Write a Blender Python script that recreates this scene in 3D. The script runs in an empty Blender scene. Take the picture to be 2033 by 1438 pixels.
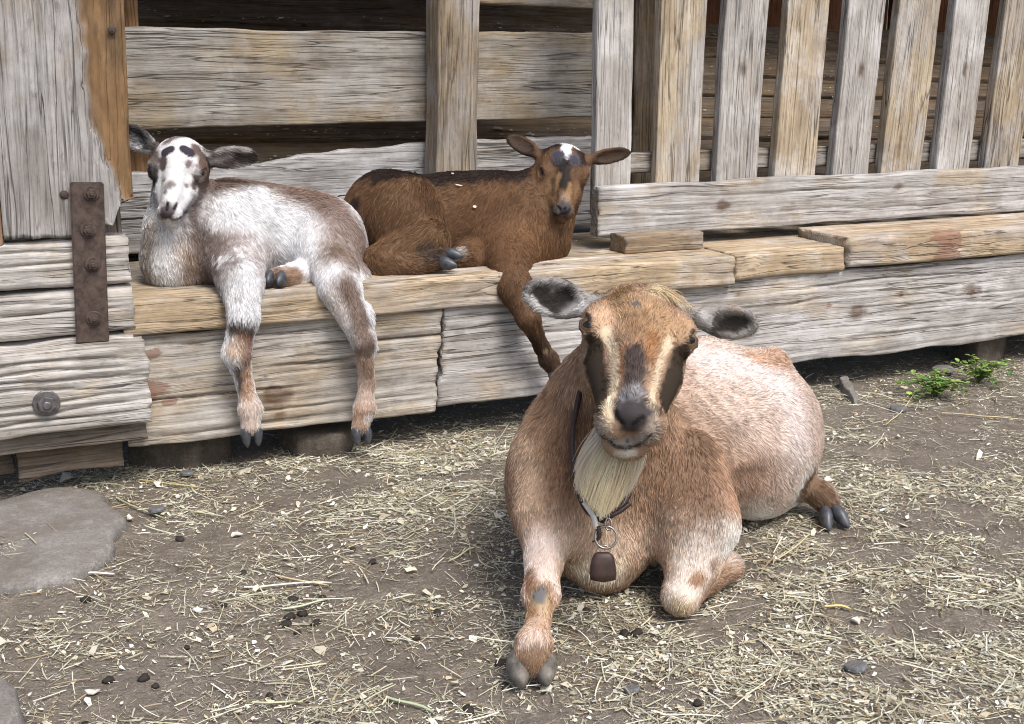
import bpy, bmesh, math, random
import numpy as np
from mathutils import Matrix, Vector

random.seed(7)
rng = np.random.default_rng(11)
sc = bpy.context.scene
COL = sc.collection

# ------------------------------------------------------------------ camera
F_PX, CX, CY, CAM_H = 2400.0, 1016.5, 719.0, 0.65
PITCH = math.atan(604 / F_PX)
YAW = math.radians(23.9)
cam_d = bpy.data.cameras.new('camera')
cam = bpy.data.objects.new('camera', cam_d)
COL.objects.link(cam)
cam.location = (0, 0, CAM_H)
cam.rotation_euler = (math.radians(90) - PITCH, 0, -YAW)
cam_d.sensor_fit = 'HORIZONTAL'
cam_d.sensor_width = 36.0
cam_d.lens = 36.0 * F_PX / 2033.0
cam_d.clip_start = 0.02
cam_d.clip_end = 2000
sc.camera = cam

# ------------------------------------------------------------------ light
SUN_EL, SUN_AZ = math.radians(56), math.radians(170)   # azimuth clockwise from +Y
world = bpy.data.worlds.new('World')
sc.world = world
world.use_nodes = True
nt = world.node_tree
bg = nt.nodes['Background']
sky = nt.nodes.new('ShaderNodeTexSky')
sky.sky_type = 'NISHITA'
sky.sun_disc = False
sky.sun_elevation = SUN_EL
sky.sun_rotation = SUN_AZ
sky.air_density = 1.0
sky.dust_density = 4.0
sky.ozone_density = 1.0
nt.links.new(sky.outputs[0], bg.inputs[0])
bg.inputs[1].default_value = 0.115
sun_d = bpy.data.lights.new('sun', 'SUN')
sun_d.energy = 1.5
sun_d.angle = math.radians(20)
sun_d.color = (1.0, 0.985, 0.96)
sun = bpy.data.objects.new('sun', sun_d)
COL.objects.link(sun)
sd = Vector((math.sin(SUN_AZ) * math.cos(SUN_EL), math.cos(SUN_AZ) * math.cos(SUN_EL), math.sin(SUN_EL)))
sun.rotation_euler = sd.to_track_quat('Z', 'Y').to_euler()
sun.location = (0, -2, 4)

vs = sc.view_settings
vs.view_transform = 'Standard'
vs.look = 'None'
vs.exposure = 0.84
vs.gamma = 1.0
vs.use_curve_mapping = False
sc.render.engine = 'CYCLES'
sc.cycles.max_bounces = 8
sc.cycles.diffuse_bounces = 4
sc.cycles.glossy_bounces = 2
sc.cycles.transmission_bounces = 3
sc.cycles.transparent_max_bounces = 4
sc.cycles.caustics_reflective = False
sc.cycles.caustics_refractive = False
sc.cycles.use_denoising = True
sc.cycles.denoiser = 'OPENIMAGEDENOISE'
sc.cycles.denoising_input_passes = 'RGB_ALBEDO_NORMAL'
sc.cycles.denoising_prefilter = 'ACCURATE'
sc.cycles.filter_width = 1.0
sc.cycles_curves.shape = 'RIBBONS'
sc.cycles_curves.subdivisions = 1

# ------------------------------------------------------------------ helpers
_Fh = np.array([math.sin(YAW), math.cos(YAW), 0.0])
V_R = np.array([math.cos(YAW), -math.sin(YAW), 0.0])
_Z = np.array([0, 0, 1.0])
V_F = _Fh * math.cos(PITCH) - _Z * math.sin(PITCH)
V_U = _Fh * math.sin(PITCH) + _Z * math.cos(PITCH)
_C = np.array([0, 0, CAM_H])


def _ray(x, y):
    return V_F + V_R * (x - CX) / F_PX - V_U * (y - CY) / F_PX


def at(x, y, d):            # photo measurement -> point at depth d
    return _C + _ray(x, y) * d


def onz(x, y, z=0.0):       # photo measurement -> point on the level z
    r = _ray(x, y)
    return _C + r * ((z - CAM_H) / r[2])


def ony(x, y, Y):           # photo measurement -> point on the wall plane y = Y
    r = _ray(x, y)
    return _C + r * (Y / r[1])


def norm(v):
    v = np.asarray(v, float)
    return v / (np.linalg.norm(v) + 1e-12)


def lin(r, g, b):
    def f(c):
        c /= 255.0
        return c / 12.92 if c <= 0.04045 else ((c + 0.055) / 1.055) ** 2.4
    return np.array([f(r), f(g), f(b)])


def sstep(a, b, x):
    t = np.clip((x - a) / (b - a), 0, 1)
    return t * t * (3 - 2 * t)


def _hash(ix, iy, iz, seed):
    h = (ix.astype(np.int64) * 374761393 + iy.astype(np.int64) * 668265263 + iz.astype(np.int64) * 2147483647 + seed * 974711) & 0xFFFFFFFF
    h = ((h ^ (h >> 13)) * 1274126177) & 0xFFFFFFFF
    h = h ^ (h >> 16)
    return (h & 0xFFFF).astype(np.float32) / 32767.5 - 1.0


def vnoise(x, y, z=0.0, seed=0):
    x, y, z = np.broadcast_arrays(np.asarray(x, float), np.asarray(y, float), np.asarray(z, float))
    ix, iy, iz = np.floor(x), np.floor(y), np.floor(z)
    fx, fy, fz = x - ix, y - iy, z - iz
    fx, fy, fz = [f * f * (3 - 2 * f) for f in (fx, fy, fz)]
    r = 0
    for dx in (0, 1):
        for dy in (0, 1):
            for dz in (0, 1):
                w = (fx if dx else 1 - fx) * (fy if dy else 1 - fy) * (fz if dz else 1 - fz)
                r = r + w * _hash(ix + dx, iy + dy, iz + dz, seed)
    return r


def fbm(x, y, z=0.0, seed=0, oct=4):
    r, a = 0, 0.5
    for o in range(oct):
        s = 2.03 ** o
        r = r + a * vnoise(np.asarray(x) * s, np.asarray(y) * s, np.asarray(z) * s, seed + o * 17)
        a *= 0.5
    return r


def tag(o, label=None, cat=None, group=None, kind=None):
    if label: o['label'] = label
    if cat: o['category'] = cat
    if group: o['group'] = group
    if kind: o['kind'] = kind
    return o


def empty(name, loc, label=None, cat=None, group=None):
    o = bpy.data.objects.new(name, None)
    o.empty_display_size = 0.05
    o.location = tuple(loc)
    COL.objects.link(o)
    return tag(o, label, cat, group)


def put(o, parent):
    """parent, keeping the world placement (parents are never scaled)"""
    if parent is not None:
        mw = o.matrix_basis.copy()
        o.parent = parent
        pm = parent.matrix_basis.copy()
        q = parent.parent
        while q is not None:
            pm = q.matrix_basis @ pm if q.parent is None else q.matrix_basis @ pm
            q = q.parent
        o.matrix_basis = pm.inverted() @ mw


def mesh_obj(name, verts, faces, mat, parent=None, smooth=True, matrix=None, attrs=None):
    """verts (N,3); faces an (M,3|4) array or a list of lists"""
    me = bpy.data.meshes.new(name)
    verts = np.asarray(verts, np.float32)
    if isinstance(faces, np.ndarray):
        k = faces.shape[1]
        me.vertices.add(len(verts)); me.vertices.foreach_set('co', verts.ravel())
        me.loops.add(faces.size); me.loops.foreach_set('vertex_index', faces.astype(np.int32).ravel())
        me.polygons.add(len(faces))
        me.polygons.foreach_set('loop_start', np.arange(0, faces.size, k, dtype=np.int32))
        me.update(calc_edges=True)
    else:
        me.from_pydata([tuple(v) for v in verts.tolist()], [], faces)
    if smooth:
        me.polygons.foreach_set('use_smooth', np.ones(len(me.polygons), bool))
    for k_, v_ in (attrs or {}).items():
        v_ = np.asarray(v_, np.float32)
        if v_.ndim == 1:
            a = me.attributes.new(k_, 'FLOAT', 'POINT'); a.data.foreach_set('value', v_)
        else:
            a = me.attributes.new(k_, 'FLOAT_COLOR', 'POINT')
            c = np.ones((len(v_), 4), np.float32); c[:, :3] = v_
            a.data.foreach_set('color', c.ravel())
    me.update()
    if mat is not None:
        me.materials.append(mat)
    o = bpy.data.objects.new(name, me)
    COL.objects.link(o)
    if matrix is not None:
        o.matrix_basis = matrix
    put(o, parent)
    return o


def frame(origin, ax, ay, az):
    m = Matrix.Identity(4)
    for i, a in enumerate((ax, ay, az)):
        for j in range(3):
            m[j][i] = float(a[j])
    for j in range(3):
        m[j][3] = float(origin[j])
    return m


def tube(pts, rad, n=8, closed=False, cap=True):
    """swept tube -> verts, faces"""
    pts = np.asarray(pts, float); m = len(pts)
    rad = np.broadcast_to(np.asarray(rad, float), (m,))
    if closed:
        tan = np.roll(pts, -1, 0) - np.roll(pts, 1, 0)
    else:
        tan = np.gradient(pts, axis=0)
    tan /= np.linalg.norm(tan, axis=1)[:, None] + 1e-12
    ref = np.array([0, 0, 1.0]) if abs(tan[0][2]) < 0.9 else np.array([1.0, 0, 0])
    V = []
    u = norm(np.cross(tan[0], ref))
    for i in range(m):
        u = norm(u - tan[i] * np.dot(u, tan[i])); w = np.cross(tan[i], u)
        for j in range(n):
            a = 2 * math.pi * j / n
            V.append(pts[i] + rad[i] * (u * math.cos(a) + w * math.sin(a)))
    Fc = []
    for i in range(m if closed else m - 1):
        for j in range(n):
            i2 = (i + 1) % m
            Fc.append([i * n + j, i * n + (j + 1) % n, i2 * n + (j + 1) % n, i2 * n + j])
    if cap and not closed:
        Fc.append(list(range(n))[::-1]); Fc.append([(m - 1) * n + j for j in range(n)])
    return V, Fc


def spline(pts, n):
    """Catmull-Rom through pts"""
    P = np.asarray(pts, float); P = np.vstack([2 * P[0] - P[1], P, 2 * P[-1] - P[-2]])
    out = []
    segs = len(P) - 3
    for t in np.linspace(0, segs - 1e-6, n):
        i = int(t); f = t - i
        p0, p1, p2, p3 = P[i:i + 4]
        out.append(0.5 * ((2 * p1) + (-p0 + p2) * f + (2 * p0 - 5 * p1 + 4 * p2 - p3) * f * f + (-p0 + 3 * p1 - 3 * p2 + p3) * f ** 3))
    return np.array(out)


# ------------------------------------------------------------------ materials
class NT:
    def __init__(self, name):
        self.m = bpy.data.materials.new(name); self.m.use_nodes = True
        self.t = self.m.node_tree; self.b = self.t.nodes['Principled BSDF']

    def n(self, typ, **kw):
        nd = self.t.nodes.new('ShaderNode' + typ)
        for k, v in kw.items():
            if k.startswith('i_'):
                nd.inputs[k[2:].replace('_', ' ')].default_value = v
            else:
                setattr(nd, k, v)
        return nd

    def l(self, a, b):
        self.t.links.new(a, b)

    def val(self, node, idx, x):
        if hasattr(x, 'is_linked') or hasattr(x, 'links'):
            self.l(x, node.inputs[idx])
        else:
            node.inputs[idx].default_value = x

    def math(self, op, a, b=0.0, clamp=False):
        nd = self.n('Math', operation=op, use_clamp=clamp)
        self.val(nd, 0, a); self.val(nd, 1, b)
        return nd.outputs[0]

    def mix(self, f, a, b, mode='MIX'):
        nd = self.n('Mix', data_type='RGBA', blend_type=mode)
        self.val(nd, 0, f)
        for i, x in ((6, a), (7, b)):
            if not hasattr(x, 'links'):
                x = tuple(x) + (1.0,) * (4 - len(x))
            self.val(nd, i, x)
        return nd.outputs[2]

    def ramp(self, f, stops):
        nd = self.n('ValToRGB'); cr = nd.color_ramp
        while len(cr.elements) < len(stops):
            cr.elements.new(0.5)
        for e, (p, c) in zip(cr.elements, stops):
            e.position = p
            e.color = (c, c, c, 1) if isinstance(c, (int, float)) else tuple(c) + (1.0,)
        self.l(f, nd.inputs[0])
        return nd.outputs[0]

    def noise(self, vec, scale, detail=4, rough=0.55, dist=0.0):
        nd = self.n('TexNoise'); nd.inputs['Scale'].default_value = scale
        nd.inputs['Detail'].default_value = detail; nd.inputs['Roughness'].default_value = rough
        nd.inputs['Distortion'].default_value = dist
        self.l(vec, nd.inputs['Vector'])
        return nd.outputs[0]

    def mapping(self, vec, scale=(1, 1, 1)):
        nd = self.n('Mapping'); self.l(vec, nd.inputs[0]); nd.inputs['Scale'].default_value = scale
        return nd.outputs[0]

    def bump(self, h, strength, dist):
        nd = self.n('Bump'); nd.inputs['Strength'].default_value = strength; nd.inputs['Distance'].default_value = dist
        self.l(h, nd.inputs['Height']); self.l(nd.outputs[0], self.b.inputs['Normal'])


def mat_wood(name='weathered_wood', rough_sawn=1.0):
    """weathered board: object colour tints it, object alpha = how much honey-coloured wood shows"""
    k = NT(name)
    oi = k.n('ObjectInfo'); tc = k.n('TexCoord')
    off = k.n('VectorMath', operation='SCALE'); off.inputs[0].default_value = (13.1, 7.7, 5.3)
    k.l(oi.outputs['Random'], off.inputs['Scale'])
    add = k.n('VectorMath', operation='ADD'); k.l(tc.outputs['Object'], add.inputs[0]); k.l(off.outputs[0], add.inputs[1])
    v = add.outputs[0]
    # slow sideways drift of the grain, so that the lines bend round
    wob = k.noise(k.mapping(v, (3.0, 6, 6)), 1.0, 3)
    wv = k.n('VectorMath', operation='MULTIPLY_ADD')
    cmb = k.n('CombineXYZ'); k.l(wob, cmb.inputs[1]); k.l(wob, cmb.inputs[2])
    k.l(cmb.outputs[0], wv.inputs[0]); wv.inputs[1].default_value = (0, 0.014, 0.014); k.l(v, wv.inputs[2])
    g = wv.outputs[0]
    streak = k.noise(k.mapping(g, (2.6, 75, 75)), 1.0, 7, 0.68)
    fine = k.noise(k.mapping(g, (8, 260, 260)), 1.0, 5, 0.65)
    broad = k.noise(k.mapping(v, (4.0, 11, 11)), 1.0, 5, 0.6, 0.6)
    blot = k.noise(v, 9.0, 6, 0.65)
    speck = k.noise(k.mapping(v, (25, 70, 70)), 1.0, 6, 0.7)
    crack = k.noise(k.mapping(g, (1.5, 42, 42)), 1.0, 3, 0.5)
    # flat-sawn boards show less of the year rings than the old beams
    sv = k.math('ADD', k.math('MULTIPLY', k.math('SUBTRACT', streak, 0.5), rough_sawn), 0.5)
    cloud = k.noise(k.mapping(v, (9, 20, 20)), 1.0, 6, 0.7)
    sv = k.math('ADD', sv, k.math('MULTIPLY', k.math('SUBTRACT', cloud, 0.5), 0.5))
    grey = k.ramp(sv, [(0.3, (0.1, 0.09, 0.08)), (0.44, (0.28, 0.262, 0.242)), (0.56, (0.43, 0.415, 0.4)), (0.72, (0.62, 0.61, 0.605))])
    tan = k.ramp(sv, [(0.3, (0.12, 0.08, 0.045)), (0.44, (0.285, 0.228, 0.16)), (0.56, (0.44, 0.368, 0.268)), (0.72, (0.62, 0.545, 0.435))])
    patch = k.noise(k.mapping(v, (5.0, 9, 9)), 1.0, 5, 0.65, 0.4)
    wsel = k.math('ADD', k.math('MULTIPLY', patch, 2.4), k.math('MULTIPLY', oi.outputs['Alpha'], 1.3))
    wsel = k.math('ADD', wsel, -1.66)
    wsel = k.math('MULTIPLY', wsel, 2.2, True)
    base = k.mix(wsel, grey, tan)
    # bleached, silvery patches and dark weather spots
    base = k.mix(k.math('MULTIPLY', k.ramp(blot, [(0.52, 0.0), (0.68, 1.0)]), 0.45), base, (0.63, 0.63, 0.64))
    base = k.mix(k.math('MULTIPLY', k.ramp(speck, [(0.3, 1.0), (0.42, 0.0)]), 0.5), base, (0.1, 0.085, 0.07))
    fm = k.ramp(fine, [(0.32, 0.5), (0.48, 1.0), (0.7, 1.22)])
    base = k.mix(1.0, base, fm, 'MULTIPLY')
    # fine drying checks: dark lines along the grain
    cr = k.ramp(k.math('ABSOLUTE', k.math('SUBTRACT', crack, 0.5)), [(0.0, 1.0), (0.02, 0.0)])
    brk = k.ramp(broad, [(0.4, 0.0), (0.52, 1.0)])
    cr = k.math('MULTIPLY', cr, brk)
    crack2 = k.noise(k.mapping(g, (3.2, 120, 120)), 1.0, 2, 0.5)
    c2 = k.ramp(k.math('ABSOLUTE', k.math('SUBTRACT', crack2, 0.5)), [(0.0, 1.0), (0.03, 0.0)])
    c2 = k.math('MULTIPLY', k.math('MULTIPLY', c2, k.ramp(cloud, [(0.45, 0.0), (0.58, 1.0)])), 0.6)
    cr = k.math('MAXIMUM', cr, c2)
    base = k.mix(k.math('MULTIPLY', cr, 0.78), base, (0.04, 0.032, 0.025))
    # knots and old paint come as mesh attributes
    at1 = k.n('Attribute', attribute_name='knot')
    base = k.mix(k.math('MULTIPLY', at1.outputs['Fac'], 0.75), base, (0.09, 0.05, 0.03))
    at3 = k.n('Attribute', attribute_name='raw')
    base = k.mix(at3.outputs['Fac'], base, k.mix(1.0, tan, k.ramp(broad, [(0.42, (0.2, 0.165, 0.14)), (0.5, (0.42, 0.33, 0.25)), (0.6, (0.75, 0.56, 0.38))]), 'MULTIPLY'))
    at2 = k.n('Attribute', attribute_name='paint')
    pm = k.ramp(k.math('ADD', at2.outputs['Fac'], k.math('MULTIPLY', k.math('SUBTRACT', speck, 0.5), 0.9)), [(0.5, 0.0), (0.58, 1.0)])
    base = k.mix(k.math('MULTIPLY', pm, 0.62), base, (0.17, 0.075, 0.05))
    base = k.mix(1.0, base, oi.outputs['Color'], 'MULTIPLY')
    base = k.mix(1.0, base, (1.03, 1.018, 0.995), 'MULTIPLY')
    k.l(base, k.b.inputs['Base Color'])
    k.b.inputs['Roughness'].default_value = 0.85
    k.b.inputs['Specular IOR Level'].default_value = 0.25
    h = k.math('ADD', k.math('MULTIPLY', streak, 0.6), k.math('MULTIPLY', fine, 0.5))
    h = k.math('SUBTRACT', h, k.math('MULTIPLY', cr, 0.9))
    k.bump(h, 0.8, 0.0016)
    return k.m


def mat_simple(name, col, rough=0.6, metal=0.0, nscale=60.0, amp=0.35, bump=0.3, bdist=0.001, spec=0.4):
    k = NT(name)
    tc = k.n('TexCoord')
    n1 = k.noise(tc.outputs['Object'], nscale, 5, 0.6)
    c = np.array(col)
    lo, hi = c * (1 - amp), np.minimum(c * (1 + amp), 1)
    k.l(k.ramp(n1, [(0.3, tuple(lo)), (0.7, tuple(hi))]), k.b.inputs['Base Color'])
    k.b.inputs['Roughness'].default_value = rough
    k.b.inputs['Metallic'].default_value = metal
    k.b.inputs['Specular IOR Level'].default_value = spec
    if bump:
        k.bump(n1, bump, bdist)
    return k.m


def mat_attr(name, attr, rough=0.7, trans=0.0, spec=0.3, nscale=0, bump=0.0):
    """colour from a mesh / curve attribute (the coat, the straw)"""
    k = NT(name)
    a = k.n('Attribute', attribute_name=attr)
    col = a.outputs['Color']
    k.b.inputs['Roughness'].default_value = rough
    k.b.inputs['Specular IOR Level'].default_value = spec
    k.l(col, k.b.inputs['Base Color'])
    if bump:
        tc = k.n('TexCoord')
        k.bump(k.noise(tc.outputs['Object'], nscale, 4), bump, 0.001)
    if trans:
        out = k.t.nodes['Material Output']
        tr = k.n('BsdfTranslucent'); k.l(col, tr.inputs[0])
        ms = k.n('MixShader'); ms.inputs[0].default_value = trans
        k.l(k.b.outputs[0], ms.inputs[1]); k.l(tr.outputs[0], ms.inputs[2]); k.l(ms.outputs[0], out.inputs[0])
    return k.m


M_WOOD = mat_wood('weathered_wood', 0.42)
M_BOARD = mat_wood('weathered_board', 0.16)
M_IRON = mat_simple('rusty_iron', (0.085, 0.06, 0.05), 0.75, 0.3, 90, 0.5, 0.5)
M_BOLT = mat_simple('dull_steel', (0.16, 0.15, 0.15), 0.5, 0.6, 120, 0.4, 0.3)
M_LEATHER = mat_simple('dark_leather', (0.035, 0.02, 0.016), 0.5, 0.0, 200, 0.4, 0.3)
M_BELL = mat_simple('brown_bell_metal', (0.045, 0.025, 0.02), 0.5, 0.2, 60, 0.35, 0.25)
M_STEEL = mat_simple('worn_ring_steel', (0.3, 0.28, 0.26), 0.35, 1.0, 150, 0.3, 0.2)
M_BONE = mat_simple('white_clasp', (0.7, 0.68, 0.63), 0.4, 0.3, 150, 0.15, 0.1)
M_HOOF = mat_simple('hoof_horn', (0.055, 0.058, 0.068), 0.42, 0.0, 80, 0.7, 0.5, 0.001, 0.6)
M_HOOFSOLE = mat_simple('hoof_sole', (0.2, 0.19, 0.16), 0.7, 0.0, 110, 0.7, 0.6, 0.002)
# ================================================================== ground
def axis_coords(lo, hi, step, far):
    core = np.arange(lo, hi + step / 2, step)
    e = []; d = step; x = 0
    while x < far:
        d *= 1.35; x += d; e.append(x)
    e = np.array(e)
    return np.concatenate([(lo - e)[::-1], core, hi + e])


def ground_z(x, y):
    z = fbm(x * 2.2, y * 2.2, 0, 5, 3) * 0.010 + fbm(x * 9, y * 9, 0, 6, 3) * 0.005
    z = z - 0.006 * np.exp(-((y - 2.0) / 0.25) ** 2)
    return z - 0.002


def mat_soil():
    k = NT('trodden_soil')
    tc = k.n('TexCoord'); v = tc.outputs['Object']
    a = k.noise(v, 2.3, 5, 0.6); b2 = k.noise(v, 14, 6, 0.65); c = k.noise(v, 90, 5, 0.7); d = k.noise(v, 420, 3, 0.7)
    base = k.ramp(b2, [(0.3, (0.12, 0.1, 0.08)), (0.5, (0.18, 0.152, 0.122)), (0.7, (0.25, 0.213, 0.172))])
    base = k.mix(k.ramp(a, [(0.4, 0.0), (0.62, 0.6)]), base, (0.185, 0.158, 0.13))
    base = k.mix(k.math('MULTIPLY', k.ramp(c, [(0.56, 0.0), (0.66, 1.0)]), 0.6), base, (0.36, 0.31, 0.24))
    base = k.mix(k.math('MULTIPLY', k.ramp(c, [(0.32, 1.0), (0.42, 0.0)]), 0.6), base, (0.075, 0.06, 0.047))
    base = k.mix(1.0, base, k.ramp(d, [(0.3, 0.65), (0.7, 1.3)]), 'MULTIPLY')
    k.l(base, k.b.inputs['Base Color'])
    k.b.inputs['Roughness'].default_value = 0.95
    k.b.inputs['Specular IOR Level'].default_value = 0.15
    h = k.math('ADD', k.math('MULTIPLY', b2, 1.0), k.math('ADD', k.math('MULTIPLY', c, 0.4), k.math('MULTIPLY', d, 0.12)))
    k.bump(h, 1.0, 0.012)
    return k.m


gx = axis_coords(-0.5, 2.8, 0.010, 260); gy = axis_coords(0.5, 2.3, 0.010, 260)
GX, GY = np.meshgrid(gx, gy, indexing='ij')
near = (np.abs(GX - 1) < 3) & (np.abs(GY - 1.5) < 3)
GZ = np.where(near, ground_z(GX, GY), -0.004)
idx = np.arange(GX.size).reshape(GX.shape)
q = np.stack([idx[:-1, :-1], idx[1:, :-1], idx[1:, 1:], idx[:-1, 1:]], -1).reshape(-1, 4)
ground = mesh_obj('ground', np.stack([GX, GY, GZ], -1).reshape(-1, 3), q, mat_soil())
tag(ground, 'trodden brown soil of the goat yard', 'ground', kind='structure')


# ================================================================== boards
def board(name, c, ax, ay, L, W, T, parent, tint=(0.95, 0.95, 0.95), warm=0.4, seed=0, segL=0.014, segP=0.004, rough=0.0014, wav=0.003,
          rnd=0.004, knots=(), cracks=(), warp=None, ends=0.003, attr=None, mat=None):
    """sawn board: local x along the grain, y across its width, z out of its face"""
    ax = norm(ax); ay = norm(np.asarray(ay) - ax * np.dot(ay, ax)); az = np.cross(ax, ay)
    rnd = min(rnd, T * 0.45, W * 0.45)
    hw, ht = W / 2, T / 2
    out = []           # outline, counter-clockwise seen from +x : (y, z, ny, nz)
    def edge(p0, p1, n_):
        m = max(1, int(np.hypot(*(np.subtract(p1, p0))) / segP))
        for i in range(m):
            t = i / m
            out.append((p0[0] + (p1[0] - p0[0]) * t, p0[1] + (p1[1] - p0[1]) * t, n_[0], n_[1]))
    def corner(cy_, cz_, a0):
        for i in range(3):
            a = a0 + math.pi / 2 * i / 3
            out.append((cy_ + rnd * math.cos(a), cz_ + rnd * math.sin(a), math.cos(a), math.sin(a)))
    corner(hw - rnd, ht - rnd, 0); edge((hw - rnd, ht), (-hw + rnd, ht), (0, 1))
    corner(-hw + rnd, ht - rnd, math.pi / 2); edge((-hw, ht - rnd), (-hw, -ht + rnd), (-1, 0))
    corner(-hw + rnd, -ht + rnd, math.pi); edge((-hw + rnd, -ht), (hw - rnd, -ht), (0, -1))
    corner(hw - rnd, -ht + rnd, 1.5 * math.pi); edge((hw, -ht + rnd), (hw, ht - rnd), (1, 0))
    O = np.array(out); n = len(O)
    m = max(3, int(L / segL) + 1)
    l = np.linspace(-L / 2, L / 2, m)
    X = np.repeat(l[:, None], n, 1); Y = np.repeat(O[None, :, 0], m, 0); Z = np.repeat(O[None, :, 1], m, 0)
    NY = np.repeat(O[None, :, 2], m, 0); NZ = np.repeat(O[None, :, 3], m, 0)
    # the edges wander
    Yw = Y + np.sign(Y) * (np.abs(Y) / hw) ** 3 * wav * (fbm(X * 7, np.sign(Y) * 9.0, 0, seed, 4) * 1.6)
    Zw = Z + wav * 0.5 * fbm(X * 3, 0 * X, 2.0, seed + 3, 2)
    g = fbm(Y * 170 + 2 * fbm(X * 5, Y * 20, Z * 20, seed + 1, 2), X * 3.0, Z * 170, seed + 2, 3)
    D = rough * g * 2
    K = np.zeros_like(X)
    for (kl, kw, kr) in knots:
        dk = np.hypot((X - kl) * 0.6, Y - kw + 0 * Z) / kr + fbm(X * 60, Y * 60, 0, seed + 4, 2) * 0.5
        s_ = np.clip(1.15 - dk, 0, 1) * (Z > 0)
        K = np.maximum(K, np.clip(s_ * 1.6, 0, 1)); D = D + 0.0022 * np.sin(np.clip(dk, 0, 2.2) * 9) * np.exp(-dk * 1.2) * (Z > 0)
    for (cw, cd, l0, l1) in cracks:
        wd = (Y - cw - 0.006 * fbm(X * 6, cw * 50.0 + 0 * X, 0, seed + 5, 3) * 2)
        win = sstep(l0, l0 + 0.05, X) * (1 - sstep(l1 - 0.05, l1, X))
        D = D - cd * np.exp(-(wd / 0.0019) ** 2) * win * (NZ > 0.5)
    Yw = Yw + NY * D; Zw = Zw + NZ * D
    e0 = np.clip((np.abs(X) / (L / 2) - 0.93) / 0.07, 0, 1)
    Xw = X + np.sign(X) * e0 * (fbm(Y * 60, Z * 60, np.sign(X), seed + 6, 3) * ends * 2)
    P = np.stack([Xw, Yw, Zw], -1).reshape(-1, 3)
    if warp is not None:
        P = warp(P)
    idx = np.arange(m * n).reshape(m, n)
    q = np.stack([idx[:-1], idx[1:], np.roll(idx, -1, 1)[1:], np.roll(idx, -1, 1)[:-1]], -1).reshape(-1, 4)[:, ::-1]
    faces = q.tolist()
    # end grain: one ring in, then a face
    for (row, sgn) in ((0, -1), (m - 1, 1)):
        ring = idx[row]
        cen = P[ring].mean(0)
        a0 = len(P)
        inner = cen + (P[ring] - cen) * 0.8 + np.stack([fbm(P[ring][:, 1] * 120, P[ring][:, 2] * 120, sgn, seed + 8, 2) * ends * 0.8, 0 * ring, 0 * ring], -1)
        P = np.vstack([P, inner])
        for j in range(n):
            f = [int(ring[j]), int(ring[(j + 1) % n]), a0 + (j + 1) % n, a0 + j]
            faces.append(f if sgn > 0 else f[::-1])
        f = [a0 + j for j in range(n)]
        faces.append(f if sgn > 0 else f[::-1])
    A = {}
    if len(knots):
        A['knot'] = np.concatenate([K.reshape(-1), np.zeros(2 * n)])
    if attr is not None:
        for k_, fn in attr.items():
            A[k_] = fn(P)
    o = mesh_obj(name, P, faces, mat or (M_BOARD if name in ('slat', 'wall_board', 'bottom_rail', 'floor_plank', 'wall_post', 'upright_board', 'wood_block', 'bank_plank') and seed != 114 else M_WOOD), parent, True, frame(c, ax, ay, az), A)
    o.color = (tint[0], tint[1], tint[2], warm)
    return o


EX, EY, EZ = np.array((1., 0, 0)), np.array((0, 1., 0)), np.array((0, 0, 1.))


def hboard(name, x0, x1, z0, z1, yf, T, parent, **kw):
    """board along x standing on edge; yf = its face towards the yard"""
    return board(name, ((x0 + x1) / 2, yf + T / 2, (z0 + z1) / 2), EX, EZ, x1 - x0, z1 - z0, T, parent, **kw)


def vboard(name, xb, xt, z0, z1, W, yf, T, parent, **kw):
    """upright board from (xb, z0) to (xt, z1), face at yf"""
    a = np.array((xb, yf + T / 2, z0)); b_ = np.array((xt, yf + T / 2, z1))
    d = norm(b_ - a)
    return board(name, (a + b_) / 2, d, np.cross(EY, d) * -1, np.linalg.norm(b_ - a), W, T, parent, **kw)


def flat(name, x0, x1, y0, y1, ztop, T, parent, slope=0.0, **kw):
    """plank lying along x"""
    d = norm((0, 1, slope))
    return board(name, ((x0 + x1) / 2, (y0 + y1) / 2, ztop - T / 2), EX, d, x1 - x0, (y1 - y0) * math.hypot(1, slope), T, parent, **kw)


def bolt_mesh(r, h, sides=6, stud=0.45):
    V = []; Fc = []
    def ring(rad, z, n, tw=0.0):
        s = len(V)
        for j in range(n):
            a = 2 * math.pi * j / n + tw
            V.append((rad * math.cos(a), rad * math.sin(a), z))
        return s
    def bridge(a, b_, n):
        for j in range(n):
            Fc.append([a + j, a + (j + 1) % n, b_ + (j + 1) % n, b_ + j])
    n = 16
    w0 = ring(r * 1.45, 0, n); w1 = ring(r * 1.45, h * 0.18, n); w2 = ring(r * 1.35, h * 0.24, n); bridge(w0, w1, n); bridge(w1, w2, n); Fc.append([w2 + j for j in range(n)])
    a = ring(r, h * 0.2, sides); b_ = ring(r, h * 0.72, sides); c = ring(r * 0.88, h * 0.82, sides)
    bridge(a, b_, sides); bridge(b_, c, sides); Fc.append([c + j for j in range(sides)])
    d = ring(r * stud, h * 0.8, 10); e = ring(r * stud, h, 10); f = ring(r * stud * 0.75, h * 1.07, 10); bridge(d, e, 10); bridge(e, f, 10); Fc.append([f + j for j in range(10)])
    return V, Fc


_BM = {}
def bolt(parent, p, r, h, mat=None, sides=6, name='bolt', spin=0.3):
    key = (round(r, 4), round(h, 4), sides)
    mt = frame(p, (math.cos(spin), 0, math.sin(spin)), (math.sin(spin), 0, -math.cos(spin)), (0, -1, 0))
    V, Fc = bolt_mesh(r, h, sides)
    return mesh_obj(name, V, Fc, mat or M_BOLT, parent, False, mt)


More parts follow.
